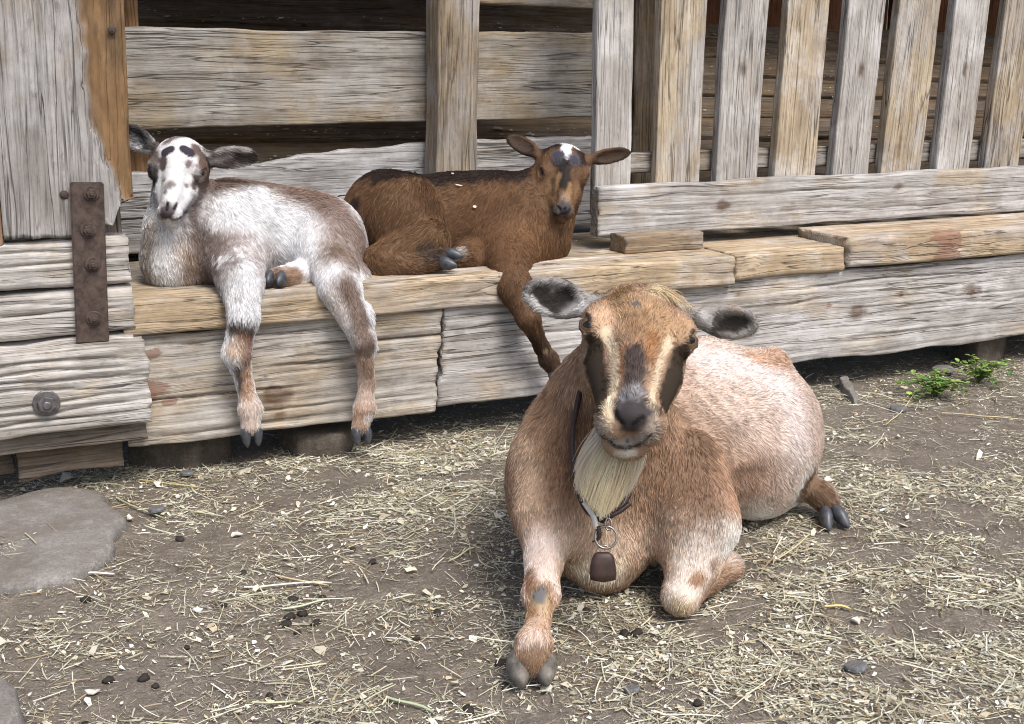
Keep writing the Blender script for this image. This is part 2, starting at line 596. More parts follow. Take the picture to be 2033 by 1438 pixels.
# ------------------------------------------------------------------ the shelter
shelter = empty('goat_shelter', (1.2, 2.0, 0.0), 'open weathered wooden goat shelter with a raised plank floor', 'shelter')
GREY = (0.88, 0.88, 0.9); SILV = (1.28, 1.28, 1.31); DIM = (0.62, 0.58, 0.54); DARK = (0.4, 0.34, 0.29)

YB = 1.9
def slant(P):      # sawn joint that leans
    P = P.copy(); t = np.clip(P[:, 0] / 0.26, 0, 1)
    P[:, 0] += 0.09 * t * P[:, 1]
    return P
def paint_red(P):
    d1 = 0.12 + np.hypot((P[:, 0] + 0.215) / 0.032, (P[:, 1] - 0.062) / 0.018); d2 = 0.12 + np.hypot((P[:, 0] + 0.215) / 0.04, (P[:, 1] - 0.005) / 0.028)
    d3 = np.hypot((P[:, 0] + 0.195) / 0.02, (P[:, 1] + 0.02) / 0.012)
    d = np.minimum(np.minimum(d1, d2), d3) + 0.35 * fbm(P[:, 0] * 60, P[:, 1] * 60, 0, 9, 3)
    return np.clip(1.15 - d, 0, 1)
hboard('foundation_beam', 0.185, 0.703, 0.053, 0.232, YB, 0.13, shelter, tint=(1.04, 1.02, 0.98), warm=0.45, seed=11, segL=0.008, segP=0.0026,
       rough=0.0013, wav=0.005, knots=((-0.03, -0.03, 0.02), (0.13, 0.055, 0.006), (-0.02, -0.065, 0.008)),
       cracks=((0.048, 0.010, 0.02, 0.3), (0.02, 0.006, -0.05, 0.2), (-0.02, 0.005, -0.3, 0.05), (0.07, 0.006, -0.2, 0.12), (-0.055, 0.005, -0.1, 0.25), (-0.075, 0.005, -0.25, 0.0)),
       warp=slant, attr={'paint': paint_red})
def slant2(P):
    P = P.copy(); t = np.clip(-P[:, 0] / 0.9, 0, 1)
    P[:, 0] += 0.09 * t * P[:, 1]
    return P
def paint_red2(P):
    d = np.minimum(np.hypot((P[:, 0] + 0.2) / 0.04, (P[:, 1] + 0.04) / 0.03), np.hypot((P[:, 0] + 0.13) / 0.03, (P[:, 1] - 0.02) / 0.02))
    return np.clip(0.95 - d + 0.4 * fbm(P[:, 0] * 50, P[:, 1] * 50, 0, 19, 3), 0, 1) * 0.62
hboard('foundation_beam', 0.712, 2.62, 0.060, 0.243, YB + 0.004, 0.13, shelter, tint=(1.12, 1.12, 1.14), warm=0.35, seed=12, segL=0.010, segP=0.0028,
       rough=0.0013, wav=0.005, knots=((-0.06, 0.0, 0.017), (0.24, 0.02, 0.017), (0.05, 0.03, 0.007), (0.42, 0.045, 0.006), (-0.35, 0.06, 0.006)),
       cracks=((0.05, 0.006, -0.9, -0.4), (0.03, 0.005, -0.5, -0.1), (0.06, 0.006, -0.2, 0.3), (-0.03, 0.004, -0.9, -0.5), (-0.05, 0.004, -0.1, 0.3), (0.0, 0.004, 0.2, 0.9), (0.02, 0.004, -0.85, -0.5)),
       warp=slant2, attr={'paint': paint_red2})
# plank floor: front row in three lengths, then the rows behind
flat('floor_plank', 0.19, 1.292, 1.886, 2.06, 0.29, 0.055, shelter, tint=(1.10, 1.04, 0.97), warm=0.6, seed=21, segL=0.008, segP=0.0026, rough=0.0012, wav=0.006, rnd=0.006,
     knots=((0.19, -0.03, 0.012), (0.32, -0.05, 0.008)), cracks=((-0.06, 0.004, -0.5, 0.2), (0.0, 0.004, -0.2, 0.5)))
flat('floor_plank', 1.298, 1.556, 1.893, 2.06, 0.289, 0.05, shelter, tint=(1.10, 1.04, 0.97), warm=0.7, seed=22, segL=0.008, rough=0.0012, wav=0.005, rnd=0.006,
     cracks=((-0.05, 0.004, -0.2, 0.2),))
def pr3(P):
    return np.clip(0.9 - np.hypot((P[:, 0] + 0.28) / 0.11, (P[:, 1] + 0.09) / 0.06) + 0.4 * fbm(P[:, 0] * 50, P[:, 1] * 50, P[:, 2] * 50, 29, 3), 0, 1)
flat('floor_plank', 1.562, 2.62, 1.888, 2.06, 0.306, 0.06, shelter, tint=(1.14, 1.08, 1.03), warm=0.62, seed=23, segL=0.010, rough=0.0013, wav=0.006, rnd=0.008, attr={'paint': pr3})
flat('floor_plank', -0.5, 2.62, 2.066, 2.29, 0.288, 0.045, shelter, tint=(0.80, 0.77, 0.72), warm=0.6, seed=24, segL=0.02, segP=0.006)
flat('floor_plank', -0.5, 3.3, 2.296, 2.52, 0.286, 0.045, shelter, tint=DIM, warm=0.4, seed=25, segL=0.03, segP=0.01)
# sleepers that carry the floor
for sx in (0.45, 1.35, 2.2):
    board('floor_joist', (sx, 2.25, 0.175), EY, EZ, 0.44, 0.12, 0.09, shelter, tint=DARK, warm=0.4, seed=int(sx * 10), segL=0.05, segP=0.02)

# boards of the wall behind the kids
def wavy_top(P):
    P = P.copy(); top = P[:, 1] > 0
    x = P[:, 0]
    P[:, 1] += np.where(top, np.interp(x, [-0.5, -0.42, -0.3, -0.22, -0.12, 0.0, 0.15, 0.3, 0.5], [-0.034, -0.036, -0.03, -0.026, -0.014, -0.006, 0.004, 0.006, 0.002]) + 0.004 * fbm(x * 30, 0 * x, 0, 3, 3), 0)
    return P
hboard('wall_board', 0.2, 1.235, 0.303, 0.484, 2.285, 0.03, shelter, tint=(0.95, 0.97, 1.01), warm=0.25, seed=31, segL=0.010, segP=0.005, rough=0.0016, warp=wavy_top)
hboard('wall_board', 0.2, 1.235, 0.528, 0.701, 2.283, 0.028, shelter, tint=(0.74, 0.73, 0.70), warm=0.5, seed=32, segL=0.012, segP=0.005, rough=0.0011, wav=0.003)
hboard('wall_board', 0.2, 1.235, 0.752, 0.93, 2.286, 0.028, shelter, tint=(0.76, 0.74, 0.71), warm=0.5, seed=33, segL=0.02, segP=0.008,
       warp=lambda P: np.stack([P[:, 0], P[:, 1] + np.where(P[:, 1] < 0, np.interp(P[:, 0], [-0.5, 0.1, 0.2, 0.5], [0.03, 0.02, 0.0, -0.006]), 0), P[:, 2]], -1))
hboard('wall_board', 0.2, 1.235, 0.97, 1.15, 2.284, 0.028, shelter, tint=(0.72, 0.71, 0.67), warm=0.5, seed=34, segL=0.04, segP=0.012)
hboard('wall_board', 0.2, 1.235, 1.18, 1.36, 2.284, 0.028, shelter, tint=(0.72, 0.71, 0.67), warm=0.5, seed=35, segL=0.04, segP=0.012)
vboard('wall_post', 0.856, 0.884, 0.30, 1.38, 0.082, 2.2, 0.07, shelter, tint=(0.71, 0.68, 0.64), warm=0.45, seed=36, segL=0.012, segP=0.004, rough=0.0016, wav=0.003, cracks=((0.01, 0.004, -0.4, 0.2), (-0.02, 0.003, -0.2, 0.4)))
vboard('door_jamb', 1.352, 1.352, 0.29, 1.38, 0.085, 2.31, 0.05, shelter, tint=(0.50, 0.44, 0.37), warm=0.5, seed=37, segL=0.02, segP=0.006)
vboard('door_jamb', 0.268, 0.268, 0.29, 1.38, 0.07, 2.34, 0.05, shelter, tint=(0.75, 0.52, 0.36), warm=0.9, seed=38, segL=0.02, segP=0.006)

# inside: a stepped bank of old planks, the back wall, unseen roof and ends added to keep it dark
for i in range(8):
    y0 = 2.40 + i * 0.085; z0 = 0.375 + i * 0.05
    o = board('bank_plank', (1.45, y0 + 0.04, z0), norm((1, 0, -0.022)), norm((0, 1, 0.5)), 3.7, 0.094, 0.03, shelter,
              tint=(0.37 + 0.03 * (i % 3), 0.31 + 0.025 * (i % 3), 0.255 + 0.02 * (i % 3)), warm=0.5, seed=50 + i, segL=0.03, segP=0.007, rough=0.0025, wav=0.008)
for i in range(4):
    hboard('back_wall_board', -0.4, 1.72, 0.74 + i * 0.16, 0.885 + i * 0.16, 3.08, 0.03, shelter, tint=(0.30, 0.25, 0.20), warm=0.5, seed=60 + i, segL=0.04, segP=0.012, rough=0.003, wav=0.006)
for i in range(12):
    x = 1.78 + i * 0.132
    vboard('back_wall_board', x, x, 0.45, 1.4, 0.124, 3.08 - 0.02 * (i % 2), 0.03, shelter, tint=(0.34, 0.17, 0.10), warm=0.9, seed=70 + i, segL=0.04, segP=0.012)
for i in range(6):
    flat('added_roof_board', -0.5, 3.4, 2.3 + i * 0.155, 2.45 + i * 0.155, 1.44 - i * 0.012, 0.03, shelter, tint=DIM, warm=0.4, seed=85 + i, segL=0.2, segP=0.03)
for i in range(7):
    for (x, nm) in ((-0.46, 'added_end_board'), (3.36, 'added_end_board')):
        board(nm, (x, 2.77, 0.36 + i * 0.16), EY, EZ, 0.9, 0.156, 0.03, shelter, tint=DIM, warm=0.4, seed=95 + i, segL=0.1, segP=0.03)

# ------------------------------------------------------------------ corner post with its iron strap
corner = empty('corner_boarding', (0.05, 1.95, 0.0), 'splintered grey corner boarding with rusty iron strap, beside the white kid', 'boarding')
def raw_side(P):    # local y runs to the left of the picture (board stands upright), x is up
    xr = -P[:, 1]
    edge_ = np.interp(P[:, 0], [-0.42, -0.38, -0.33, -0.27, -0.2, 0.0, 0.4], [0.1, 0.082, 0.058, 0.036, 0.028, 0.024, 0.024])
    return sstep(-0.006, 0.012, xr - edge_ + 0.008 * fbm(P[:, 0] * 30, P[:, 1] * 60, 0, 41, 3) * 2)
def splinter(P):
    P = P.copy(); r = raw_side(P) * (P[:, 2] > 0)
    P[:, 2] -= r * (0.009 + 0.006 * fbm(P[:, 0] * 14, P[:, 1] * 110, 0, 43, 3))
    hol = np.exp(-((P[:, 0] + 0.10) / 0.035) ** 2 - ((-P[:, 1] - 0.052) / 0.016) ** 2) * (P[:, 2] > 0)
    P[:, 2] -= 0.012 * hol
    # broken lower end on the right
    xr = -P[:, 1]
    cut = np.interp(xr, [-0.1, 0.028, 0.05, 0.06, 0.075, 0.1], [0, 0.0, 0.028, 0.02, 0.055, 0.062]) + 0.008 * fbm(xr * 160, P[:, 2] * 90, 0, 45, 2)
    lo = P[:, 0].min()
    low = P[:, 0] < lo + 0.09
    P[:, 0] = np.where(low, np.maximum(P[:, 0], lo + cut), P[:, 0])
    return P
vboard('upright_board', 0.124, 0.146, 0.394, 1.25, 0.184, 1.88, 0.045, corner, tint=(0.817, 0.817, 0.834), warm=0.28, seed=101, segL=0.007, segP=0.0024, rough=0.0011, wav=0.003,
       cracks=((0.03, 0.006, -0.43, 0.1), (0.055, 0.005, -0.4, -0.1), (0.005, 0.004, -0.3, 0.3), (-0.02, 0.004, -0.43, -0.25)), warp=splinter, attr={'raw': raw_side})
vboard('upright_board', -0.02, 0.012, 0.38, 1.25, 0.1, 1.886, 0.045, corner, tint=(0.62, 0.46, 0.38), warm=0.7, seed=102, segL=0.012, segP=0.004, rough=0.0012, cracks=((0.0, 0.006, -0.4, 0.4),))
vboard('upright_board', -0.13, -0.11, 0.38, 1.25, 0.11, 1.884, 0.045, corner, tint=GREY, warm=0.3, seed=103, segL=0.02, segP=0.006)
vboard('upright_board', -0.25, -0.24, 0.38, 1.25, 0.12, 1.884, 0.045, corner, tint=GREY, warm=0.4, seed=104, segL=0.02, segP=0.006)
board('corner_stud', (0.17, 1.95, 0.8), EZ, EX, 0.9, 0.06, 0.05, corner, tint=(0.60, 0.52, 0.44), warm=0.5, seed=105, segL=0.02, segP=0.006)
for (z0, z1, x1, sd_) in ((0.3165, 0.391, 0.204, 111), (0.2465, 0.313, 0.207, 112), (0.19, 0.243, 0.2, 113)):
    hboard('sill_timber', -0.55, x1, z0, z1, 1.882, 0.09, corner, tint=(1.12, 1.11, 1.10), warm=0.3, seed=sd_, segL=0.008, segP=0.0026, rough=0.0013, wav=0.005, rnd=0.01,
           cracks=((0.0, 0.006, -0.3, 0.38), (0.018, 0.004, 0.0, 0.37)))
hboard('bottom_rail', -0.55, 0.214, 0.108, 0.233, 1.848, 0.05, corner, tint=(1.02, 1.01, 0.99), warm=0.25, seed=114, segL=0.008, segP=0.0024, rough=0.0015, wav=0.004,
       cracks=tuple((w, 0.005, -0.1 + 0.05 * (i % 3), 0.38) for i, w in enumerate((-0.045, -0.03, -0.015, 0.002, 0.015, 0.03, 0.042))))
hboard('footing_board', -0.02, 0.21, 0.073, 0.104, 1.872, 0.03, corner, tint=(0.55, 0.50, 0.44), warm=0.3, seed=115, segL=0.01, segP=0.005, cracks=())
hboard('footing_board', 0.02, 0.175, 0.02, 0.07, 1.905, 0.04, corner, tint=(0.42, 0.36, 0.30), warm=0.4, seed=116, segL=0.008, segP=0.004, wav=0.012)
hboard('footing_board', -0.4, 0.015, 0.03, 0.1, 1.915, 0.04, corner, tint=(0.30, 0.26, 0.22), warm=0.4, seed=117, segL=0.02, segP=0.006)
# strap
sp0, sp1 = ony(172, 362, 1.872), ony(184, 680, 1.872)
strap_l = np.linalg.norm(sp1 - sp0)
dz = norm(sp0 - sp1)
bm = bmesh.new(); bmesh.ops.create_cube(bm, size=1.0)
bmesh.ops.scale(bm, vec=(0.047, strap_l, 0.007), verts=bm.verts)
bmesh.ops.bevel(bm, geom=bm.edges[:], offset=0.0018, segments=2, affect='EDGES')
me_ = bpy.data.meshes.new('iron_strap'); bm.to_mesh(me_); bm.free(); me_.materials.append(M_IRON)
strap = bpy.data.objects.new('iron_strap', me_); COL.objects.link(strap)
strap.matrix_basis = frame((sp0 + sp1) / 2, norm(np.cross(dz, (0, -1, 0))), dz, (0, -1, 0))
put(strap, corner); tag(strap, 'flat rusty iron strap with four bolts')
for (bx, by) in ((181, 384), (175, 457), (184, 525), (186, 632)):
    bolt(strap, ony(bx, by, 1.8685), 0.0078, 0.011, M_IRON, spin=bx)
bolt(corner, ony(92, 800, 1.8475), 0.0135, 0.018, M_BOLT, name='carriage_bolt', spin=0.7)
bolt(corner, ony(222, 60, 1.884), 0.0045, 0.004, M_IRON, 12, 'screw_head')
bolt(corner, ony(127, 387, 1.8795), 0.0045, 0.004, M_IRON, 12, 'screw_head')

# ------------------------------------------------------------------ picket gate on the right
gate = empty('picket_gate', (1.6, 2.08, 0.3), 'weathered picket gate with pale upright slats and a wide bottom rail', 'gate')
hboard('bottom_rail', 1.093, 2.75, 0.312, 0.409, 2.055, 0.03, gate, tint=(1.03, 1.04, 1.06), warm=0.3, seed=121, segL=0.008, segP=0.0026, rough=0.0016, wav=0.003,
       knots=((-0.55, 0.0, 0.012), (-0.1, 0.02, 0.008)), cracks=((0.02, 0.003, -0.8, 0.2), (-0.02, 0.003, -0.5, 0.4)))
hboard('back_rail', 1.15, 2.75, 0.425, 0.468, 2.115, 0.03, gate, tint=(0.75, 0.72, 0.68), warm=0.25, seed=122, segL=0.02, segP=0.004, cracks=((0.0, 0.004, -0.8, 0.8), (0.012, 0.003, -0.8, 0.8)))
hboard('back_rail', 1.1, 2.75, 1.02, 1.1, 2.115, 0.03, gate, tint=(0.67, 0.66, 0.63), warm=0.3, seed=123, segL=0.04, segP=0.012)
SL = [(1.101, 1.179, 1.1023, 1.1776), (1.235, 1.338, 1.238, 1.3397), (1.38, 1.475, 1.3826, 1.4869), (1.518, 1.624, 1.533, 1.6325),
      (1.67, 1.764, 1.6835, 1.78), (1.797, 1.906, 1.817, 1.926), (1.951, 2.046, 1.9677, 2.0643), (2.09, 2.197, 2.115, 2.2146),
      (2.25, 2.345, 2.275, 2.37), (2.4, 2.5, 2.425, 2.525), (2.55, 2.65, 2.575, 2.675)]
WM = [0.2, 0.5, 0.2, 0.7, 0.15, 0.6, 0.2, 0.62, 0.3, 0.5, 0.3]
for i, (a0, a1, c0, c1) in enumerate(SL):
    s_ = ((c0 + c1) - (a0 + a1)) / 2 / 0.35
    xb = (a0 + a1) / 2 - s_ * 0.06; xt = xb + s_ * 0.85
    t_ = 1.04 + 0.06 * math.sin(i * 2.4)
    vboard('slat', xb, xt, 0.352, 1.2, (a1 - a0 + c1 - c0) / 2, 2.0865, 0.025, gate, tint=(t_, t_ * 0.995, t_ * 0.99), warm=WM[i], seed=130 + i, segL=0.012, segP=0.0028,
           rough=0.0012, wav=0.002, rnd=0.003, knots=(((-0.15, 0.0, 0.009),) if i in (2, 4, 6) else ()), cracks=((0.01 * math.sin(i), 0.003, -0.42, -0.1),))
# loose block wedged in front of the gate
blk = board('wood_block', (1.197, 2.012, 0.3075), EX, EY, 0.17, 0.062, 0.034, None, tint=(0.76, 0.69, 0.62), warm=0.45, seed=151, segL=0.006, segP=0.003, rough=0.0012, cracks=((0.0, 0.003, -0.1, 0.1),))
tag(blk, 'short loose block of grooved wood lying on the floor before the picket gate', 'wood block')


# ------------------------------------------------------------------ stones
def mat_stone(name, col):
    k = NT(name)
    tc = k.n('TexCoord'); v = tc.outputs['Object']
    a = k.noise(v, 12, 6, 0.65); b2 = k.noise(v, 70, 5, 0.7); d = k.noise(v, 300, 3, 0.7)
    c = np.array(col)
    base = k.ramp(a, [(0.3, tuple(c * 0.6)), (0.5, tuple(c)), (0.7, tuple(np.minimum(c * 1.35, 1)))])
    base = k.mix(k.math('MULTIPLY', k.ramp(b2, [(0.5, 0.0), (0.62, 1.0)]), 0.5), base, tuple(np.minimum(c * 1.7, 1)))
    base = k.mix(1.0, base, k.ramp(d, [(0.3, 0.7), (0.7, 1.25)]), 'MULTIPLY')
    # soil trodden onto the flat tops: follows the upward faces
    ge = k.n('NewGeometry'); sp = k.n('SeparateXYZ'); k.l(ge.outputs['Normal'], sp.inputs[0])
    dm = k.math('MULTIPLY', k.ramp(sp.outputs[2], [(0.8, 0.0), (0.97, 1.0)]), k.ramp(a, [(0.35, 1.0), (0.6, 0.3)]))
    base = k.mix(k.math('MULTIPLY', dm, 0.6), base, (0.175, 0.147, 0.118))
    k.l(base, k.b.inputs['Base Color'])
    k.b.inputs['Roughness'].default_value = 0.9; k.b.inputs['Specular IOR Level'].default_value = 0.2
    k.bump(k.math('ADD', k.math('MULTIPLY', a, 0.8), k.math('ADD', k.math('MULTIPLY', b2, 0.4), k.math('MULTIPLY', d, 0.15))), 1.0, 0.006)
    return k.m


M_STONE = mat_stone('granite', (0.2, 0.187, 0.172))
M_EARTHY_SHADED = mat_stone('earthy_shaded_stone', (0.1, 0.085, 0.068))  # soil colour, also darkened for the shade under the beam
M_SLATE = mat_stone('slate_grey_stone', (0.12, 0.125, 0.135))


def stone(name, outline, h, seed, mat, label, cat='stone', group=None, res=3, zc=None):
    """stone from its outline on the ground: domed top, rounded rim, rough"""
    O = np.array([p[:2] for p in outline]); c = O.mean(0)
    n = 72
    t = np.linspace(0, len(O), n, endpoint=False)
    Oc = np.vstack([O, O[:1]])
    pts = np.array([Oc[int(a)] * (1 - (a % 1)) + Oc[int(a) + 1] * (a % 1) for a in t])
    for _ in range(4):
        pts = (np.roll(pts, 1, 0) + 2 * pts + np.roll(pts, -1, 0)) / 4
    prof = [(1.0, -0.35), (1.01, 0.1), (1.0, 0.45), (0.965, 0.75), (0.9, 0.93), (0.8, 1.0), (0.65, 1.02), (0.48, 1.04), (0.3, 1.05), (0.14, 1.05)]
    V = []
    for (s_, z_) in prof:
        for p in pts:
            V.append((*(c + (p - c) * s_), z_ * h))
    V = np.array(V + [(c[0], c[1], 1.05 * h)])
    nn = np.stack([fbm(V[:, 0] * 14, V[:, 1] * 14, V[:, 2] * 14, seed + i, 4) for i in range(3)], -1)
    sz = np.sqrt(np.ptp(O[:, 0]) * np.ptp(O[:, 1]))
    V = V + nn * np.array((1, 1, 0.6)) * min(0.013, sz * 0.16)
    Fc = []
    for i in range(len(prof) - 1):
        for j in range(n):
            Fc.append([i * n + j, i * n + (j + 1) % n, (i + 1) * n + (j + 1) % n, (i + 1) * n + j])
    e = (len(prof) - 1) * n
    for j in range(n):
        Fc.append([e + j, e + (j + 1) % n, len(V) - 1])
    base = np.array((c[0], c[1], 0.0))
    # outline must run counter-clockwise
    ar = np.sum(pts[:, 0] * np.roll(pts[:, 1], -1) - np.roll(pts[:, 0], -1) * pts[:, 1])
    if ar < 0:
        Fc = [f[::-1] for f in Fc]
    o = mesh_obj(name, V - base, Fc, mat, None, True, Matrix.Translation(Vector(base)))
    return tag(o, label, cat, group)


stone('flat_stone', [onz(*p, 0.02) for p in ((-120, 1010), (60, 965), (205, 960), (240, 1010), (225, 1075), (175, 1120), (60, 1150), (-60, 1160), (-200, 1120))], 0.019, 3, M_STONE,
      'large flat grey stone half sunk in the soil below the corner')
stone('field_stone', [onz(*p, 0.03) for p in ((-120, 1330), (-20, 1345), (28, 1385), (40, 1450), (0, 1540), (-150, 1540))], 0.05, 4, M_STONE,
      'rounded grey stone at the bottom left corner of the yard')
stone('footing_stone', [(*onz(*p, 0.01)[:2],) for p in ((545, 868), (600, 890), (680, 890), (705, 862), (690, 830), (560, 830))], 0.032, 5, M_EARTHY_SHADED,
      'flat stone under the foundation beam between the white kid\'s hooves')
stone('footing_stone', [onz(*p, 0.0) for p in ((1880, 700), (1940, 722), (1990, 712), (2000, 672), (1940, 655), (1880, 665))], 0.06, 6, M_EARTHY_SHADED,
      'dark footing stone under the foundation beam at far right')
stone('footing_stone', [onz(*p, 0.0) for p in ((260, 915), (380, 925), (460, 900), (450, 880), (330, 875), (255, 890))], 0.05, 7, M_EARTHY_SHADED,
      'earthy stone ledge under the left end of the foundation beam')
stone('long_stone', [onz(*p, 0.0) for p in ((1665, 760), (1690, 800), (1702, 798), (1695, 775), (1678, 752))], 0.012, 8, M_STONE,
      'small pale elongated stone beside the nanny goat\'s hip')
for i, (sx, sy, r, m, lb) in enumerate([(1780, 812, 16, M_SLATE, 'dark slate pebble lying before the green weed'), (1600, 780, 14, M_STONE, 'small round pebble near the nanny goat\'s hip'), (1870, 735, 18, M_STONE, 'grey pebble behind the green weed'),
                                        (370, 940, 13, M_SLATE, 'blue grey stone chip under the white kid\'s forehoof'),
                                        (312, 1012, 15, M_SLATE, 'round slate pebble right of the large flat stone'), (1700, 1325, 20, M_SLATE, 'dark flat stone in the straw at lower right'), (1255, 1370, 14, M_SLATE, 'bluish stone chip in front of the extended hoof')]):
    c = onz(sx, sy, 0); k_ = np.linalg.norm(c - _C) / F_PX * r
    a = np.linspace(0, 2 * math.pi, 9)[:-1] + i
    stone('pebble', [c + k_ * np.array((math.cos(t) * 1.15, math.sin(t), 0)) * (0.85 + 0.3 * random.random()) for t in a], max(0.003, k_ * 0.3), 30 + i, m, lb)
# ================================================================== goats
class Body:
    """a body as one blended surface of tapered limbs and ovals"""
    def __init__(self):
        self.pr = []

    def cap(self, a, b, ra, rb, k=0.02, flow=None, hl=0.012, sq=None, op=1):
        a, b = np.asarray(a, float), np.asarray(b, float)
        if flow is None:
            flow = norm(b - a)
        self.pr.append(dict(t=0, a=a, b=b, ra=ra, rb=rb, k=k, flow=np.asarray(flow, float), hl=hl, sq=sq, op=op))

    def chain(self, pts, rad, k=0.02, hl=0.012, flow=None, sq=None, k0=None):
        for i in range(len(pts) - 1):
            self.cap(pts[i], pts[i + 1], rad[i], rad[i + 1], (k0 or k) if i == 0 else k, flow, hl, sq)

    def ell(self, c, ax, r, k=0.02, flow=(0, 0, -1), hl=0.012, op=1):
        self.pr.append(dict(t=1, c=np.asarray(c, float), ax=np.asarray(ax, float), r=np.asarray(r, float), k=k,
                            flow=np.asarray(flow, float), hl=hl, op=op))

    @staticmethod
    def dist(p, P):
        if p['t'] == 0:
            a = p['a'].astype(np.float32); ba = (p['b'] - p['a']).astype(np.float32)
            q = P - a
            sc_ = 1.0
            if p['sq'] is not None:
                ax, f = p['sq']; ax = np.asarray(norm(ax), np.float32)
                q = q + np.outer(q @ ax, ax) * np.float32(1.0 / f - 1.0)
                ba = ba + ax * float(ba @ ax) * np.float32(1.0 / f - 1.0)
                sc_ = min(1.0, f) if f < 1 else 1.0
            h = np.clip(q @ ba / max(float(ba @ ba), 1e-9), 0, 1)
            d = np.linalg.norm(q - h[:, None] * ba, axis=1) - (p['ra'] + (p['rb'] - p['ra']) * h)
            return d * np.float32(sc_)
        q = (P - p['c'].astype(np.float32)) @ p['ax'].T.astype(np.float32)
        r = p['r'].astype(np.float32)
        k0 = np.linalg.norm(q / r, axis=1); k1 = np.linalg.norm(q / (r * r), axis=1)
        return k0 * (k0 - 1) / np.maximum(k1, 1e-5)

    def bounds(self, p, m):
        if p['t'] == 0:
            f = max(1.0, p['sq'][1]) if p['sq'] is not None else 1.0
            r = max(p['ra'], p['rb']) * f + m
            return np.minimum(p['a'], p['b']) - r, np.maximum(p['a'], p['b']) + r
        r = np.sqrt((p['ax'].T ** 2) @ (p['r'] ** 2)) + m
        return p['c'] - r, p['c'] + r

    def evaluate(self, P, big=0.06):
        D = np.full(len(P), big, np.float32)
        PX, PY, PZ = [np.ascontiguousarray(P[:, i]) for i in range(3)]     # sorted by x
        for p in self.pr:
            lo, hi = self.bounds(p, p['k'] + 0.02 if p['op'] > 0 else 0.01)
            i0, i1 = np.searchsorted(PX, lo[0]), np.searchsorted(PX, hi[0])
            if i1 <= i0:
                continue
            y_, z_ = PY[i0:i1], PZ[i0:i1]
            ix = np.nonzero((y_ > lo[1]) & (y_ < hi[1]) & (z_ > lo[2]) & (z_ < hi[2]))[0] + i0
            if not len(ix):
                continue
            d = self.dist(p, P[ix]); k = p['k']; a = D[ix]
            if p['op'] > 0:
                h = np.maximum(k - np.abs(a - d), 0) / k
                D[ix] = np.minimum(a, d) - h * h * k * 0.25
            else:
                h = np.maximum(k - np.abs(a + d), 0) / k
                D[ix] = np.maximum(a, -d) + h * h * k * 0.25
        return D

    def surface(self, res):
        los, his = zip(*[self.bounds(p, 0.012) for p in self.pr if p['op'] > 0])
        lo = np.min(los, 0); hi = np.max(his, 0)
        B = 6
        n = (np.ceil((hi - lo) / (res * B)).astype(int) + 1) * B
        # coarse pass
        nc = n // B + 1
        g = np.stack(np.meshgrid(*[np.arange(c) for c in nc], indexing='ij'), -1).reshape(-1, 3)
        Dc = self.evaluate((lo + g * res * B).astype(np.float32), 0.2).reshape(nc)
        near = np.abs(Dc) < res * B * 1.3
        blk = np.zeros(tuple(n // B), bool)
        for dx in (0, 1):
            for dy in (0, 1):
                for dz in (0, 1):
                    blk |= near[dx:nc[0] - 1 + dx, dy:nc[1] - 1 + dy, dz:nc[2] - 1 + dz]
        bi = np.argwhere(blk)
        o = np.stack(np.meshgrid(*[np.arange(B + 1)] * 3, indexing='ij'), -1).reshape(-1, 3)
        idx = (bi[:, None, :] * B + o[None]).reshape(-1, 3)
        flat = np.unique(np.ravel_multi_index(idx.T, n + 1))
        D = np.where(np.repeat(np.repeat(np.repeat(Dc[:-1, :-1, :-1], B, 0), B, 1), B, 2) < 0, -0.1, 0.1).astype(np.float32)
        D = np.pad(D, ((0, 1),) * 3, mode='edge')
        ii = np.stack(np.unravel_index(flat, n + 1), -1)
        D.reshape(-1)[flat] = self.evaluate((lo + ii * res).astype(np.float32))
        # surface nets
        s = D < 0
        nx, ny, nz = D.shape
        cnt = np.zeros((nx - 1, ny - 1, nz - 1), np.int8)
        for dx in (0, 1):
            for dy in (0, 1):
                for dz in (0, 1):
                    cnt += s[dx:nx - 1 + dx, dy:ny - 1 + dy, dz:nz - 1 + dz]
        act = np.argwhere((cnt > 0) & (cnt < 8))
        cid = np.full(cnt.shape, -1, np.int32)
        cid[tuple(act.T)] = np.arange(len(act))
        acc = np.zeros((len(act), 3)); num = np.zeros(len(act))
        cor = np.array([[x, y, z] for x in (0, 1) for y in (0, 1) for z in (0, 1)])
        for i in range(8):
            for j in range(i + 1, 8):
                if np.abs(cor[i] - cor[j]).sum() != 1:
                    continue
                A = D[tuple((act + cor[i]).T)]; Bv = D[tuple((act + cor[j]).T)]
                m = (A < 0) != (Bv < 0)
                t = np.where(m, A / np.where(m, A - Bv, 1), 0)
                acc[m] += (cor[i] + t[:, None] * (cor[j] - cor[i]))[m]; num[m] += 1
        V = lo + (act + acc / np.maximum(num, 1)[:, None]) * res
        Q = []
        for axn in range(3):
            u, w = [(1, 2), (2, 0), (0, 1)][axn]
            sl0 = [slice(None)] * 3; sl1 = [slice(None)] * 3
            sl0[axn] = slice(0, -1); sl1[axn] = slice(1, None)
            e = np.argwhere(s[tuple(sl0)] != s[tuple(sl1)])
            ok = (e[:, u] > 0) & (e[:, w] > 0) & (e[:, u] < D.shape[u] - 1) & (e[:, w] < D.shape[w] - 1)
            e = e[ok]
            ins = s[tuple(e.T)]
            c = []
            for (du, dw) in ((-1, -1), (0, -1), (0, 0), (-1, 0)):
                q = e.copy(); q[:, u] += du; q[:, w] += dw
                c.append(cid[tuple(q.T)])
            q = np.stack(c, -1)
            q[~ins] = q[~ins][:, ::-1]
            Q.append(q)
        Q = np.vstack(Q)
        return V, Q[(Q >= 0).all(1)]

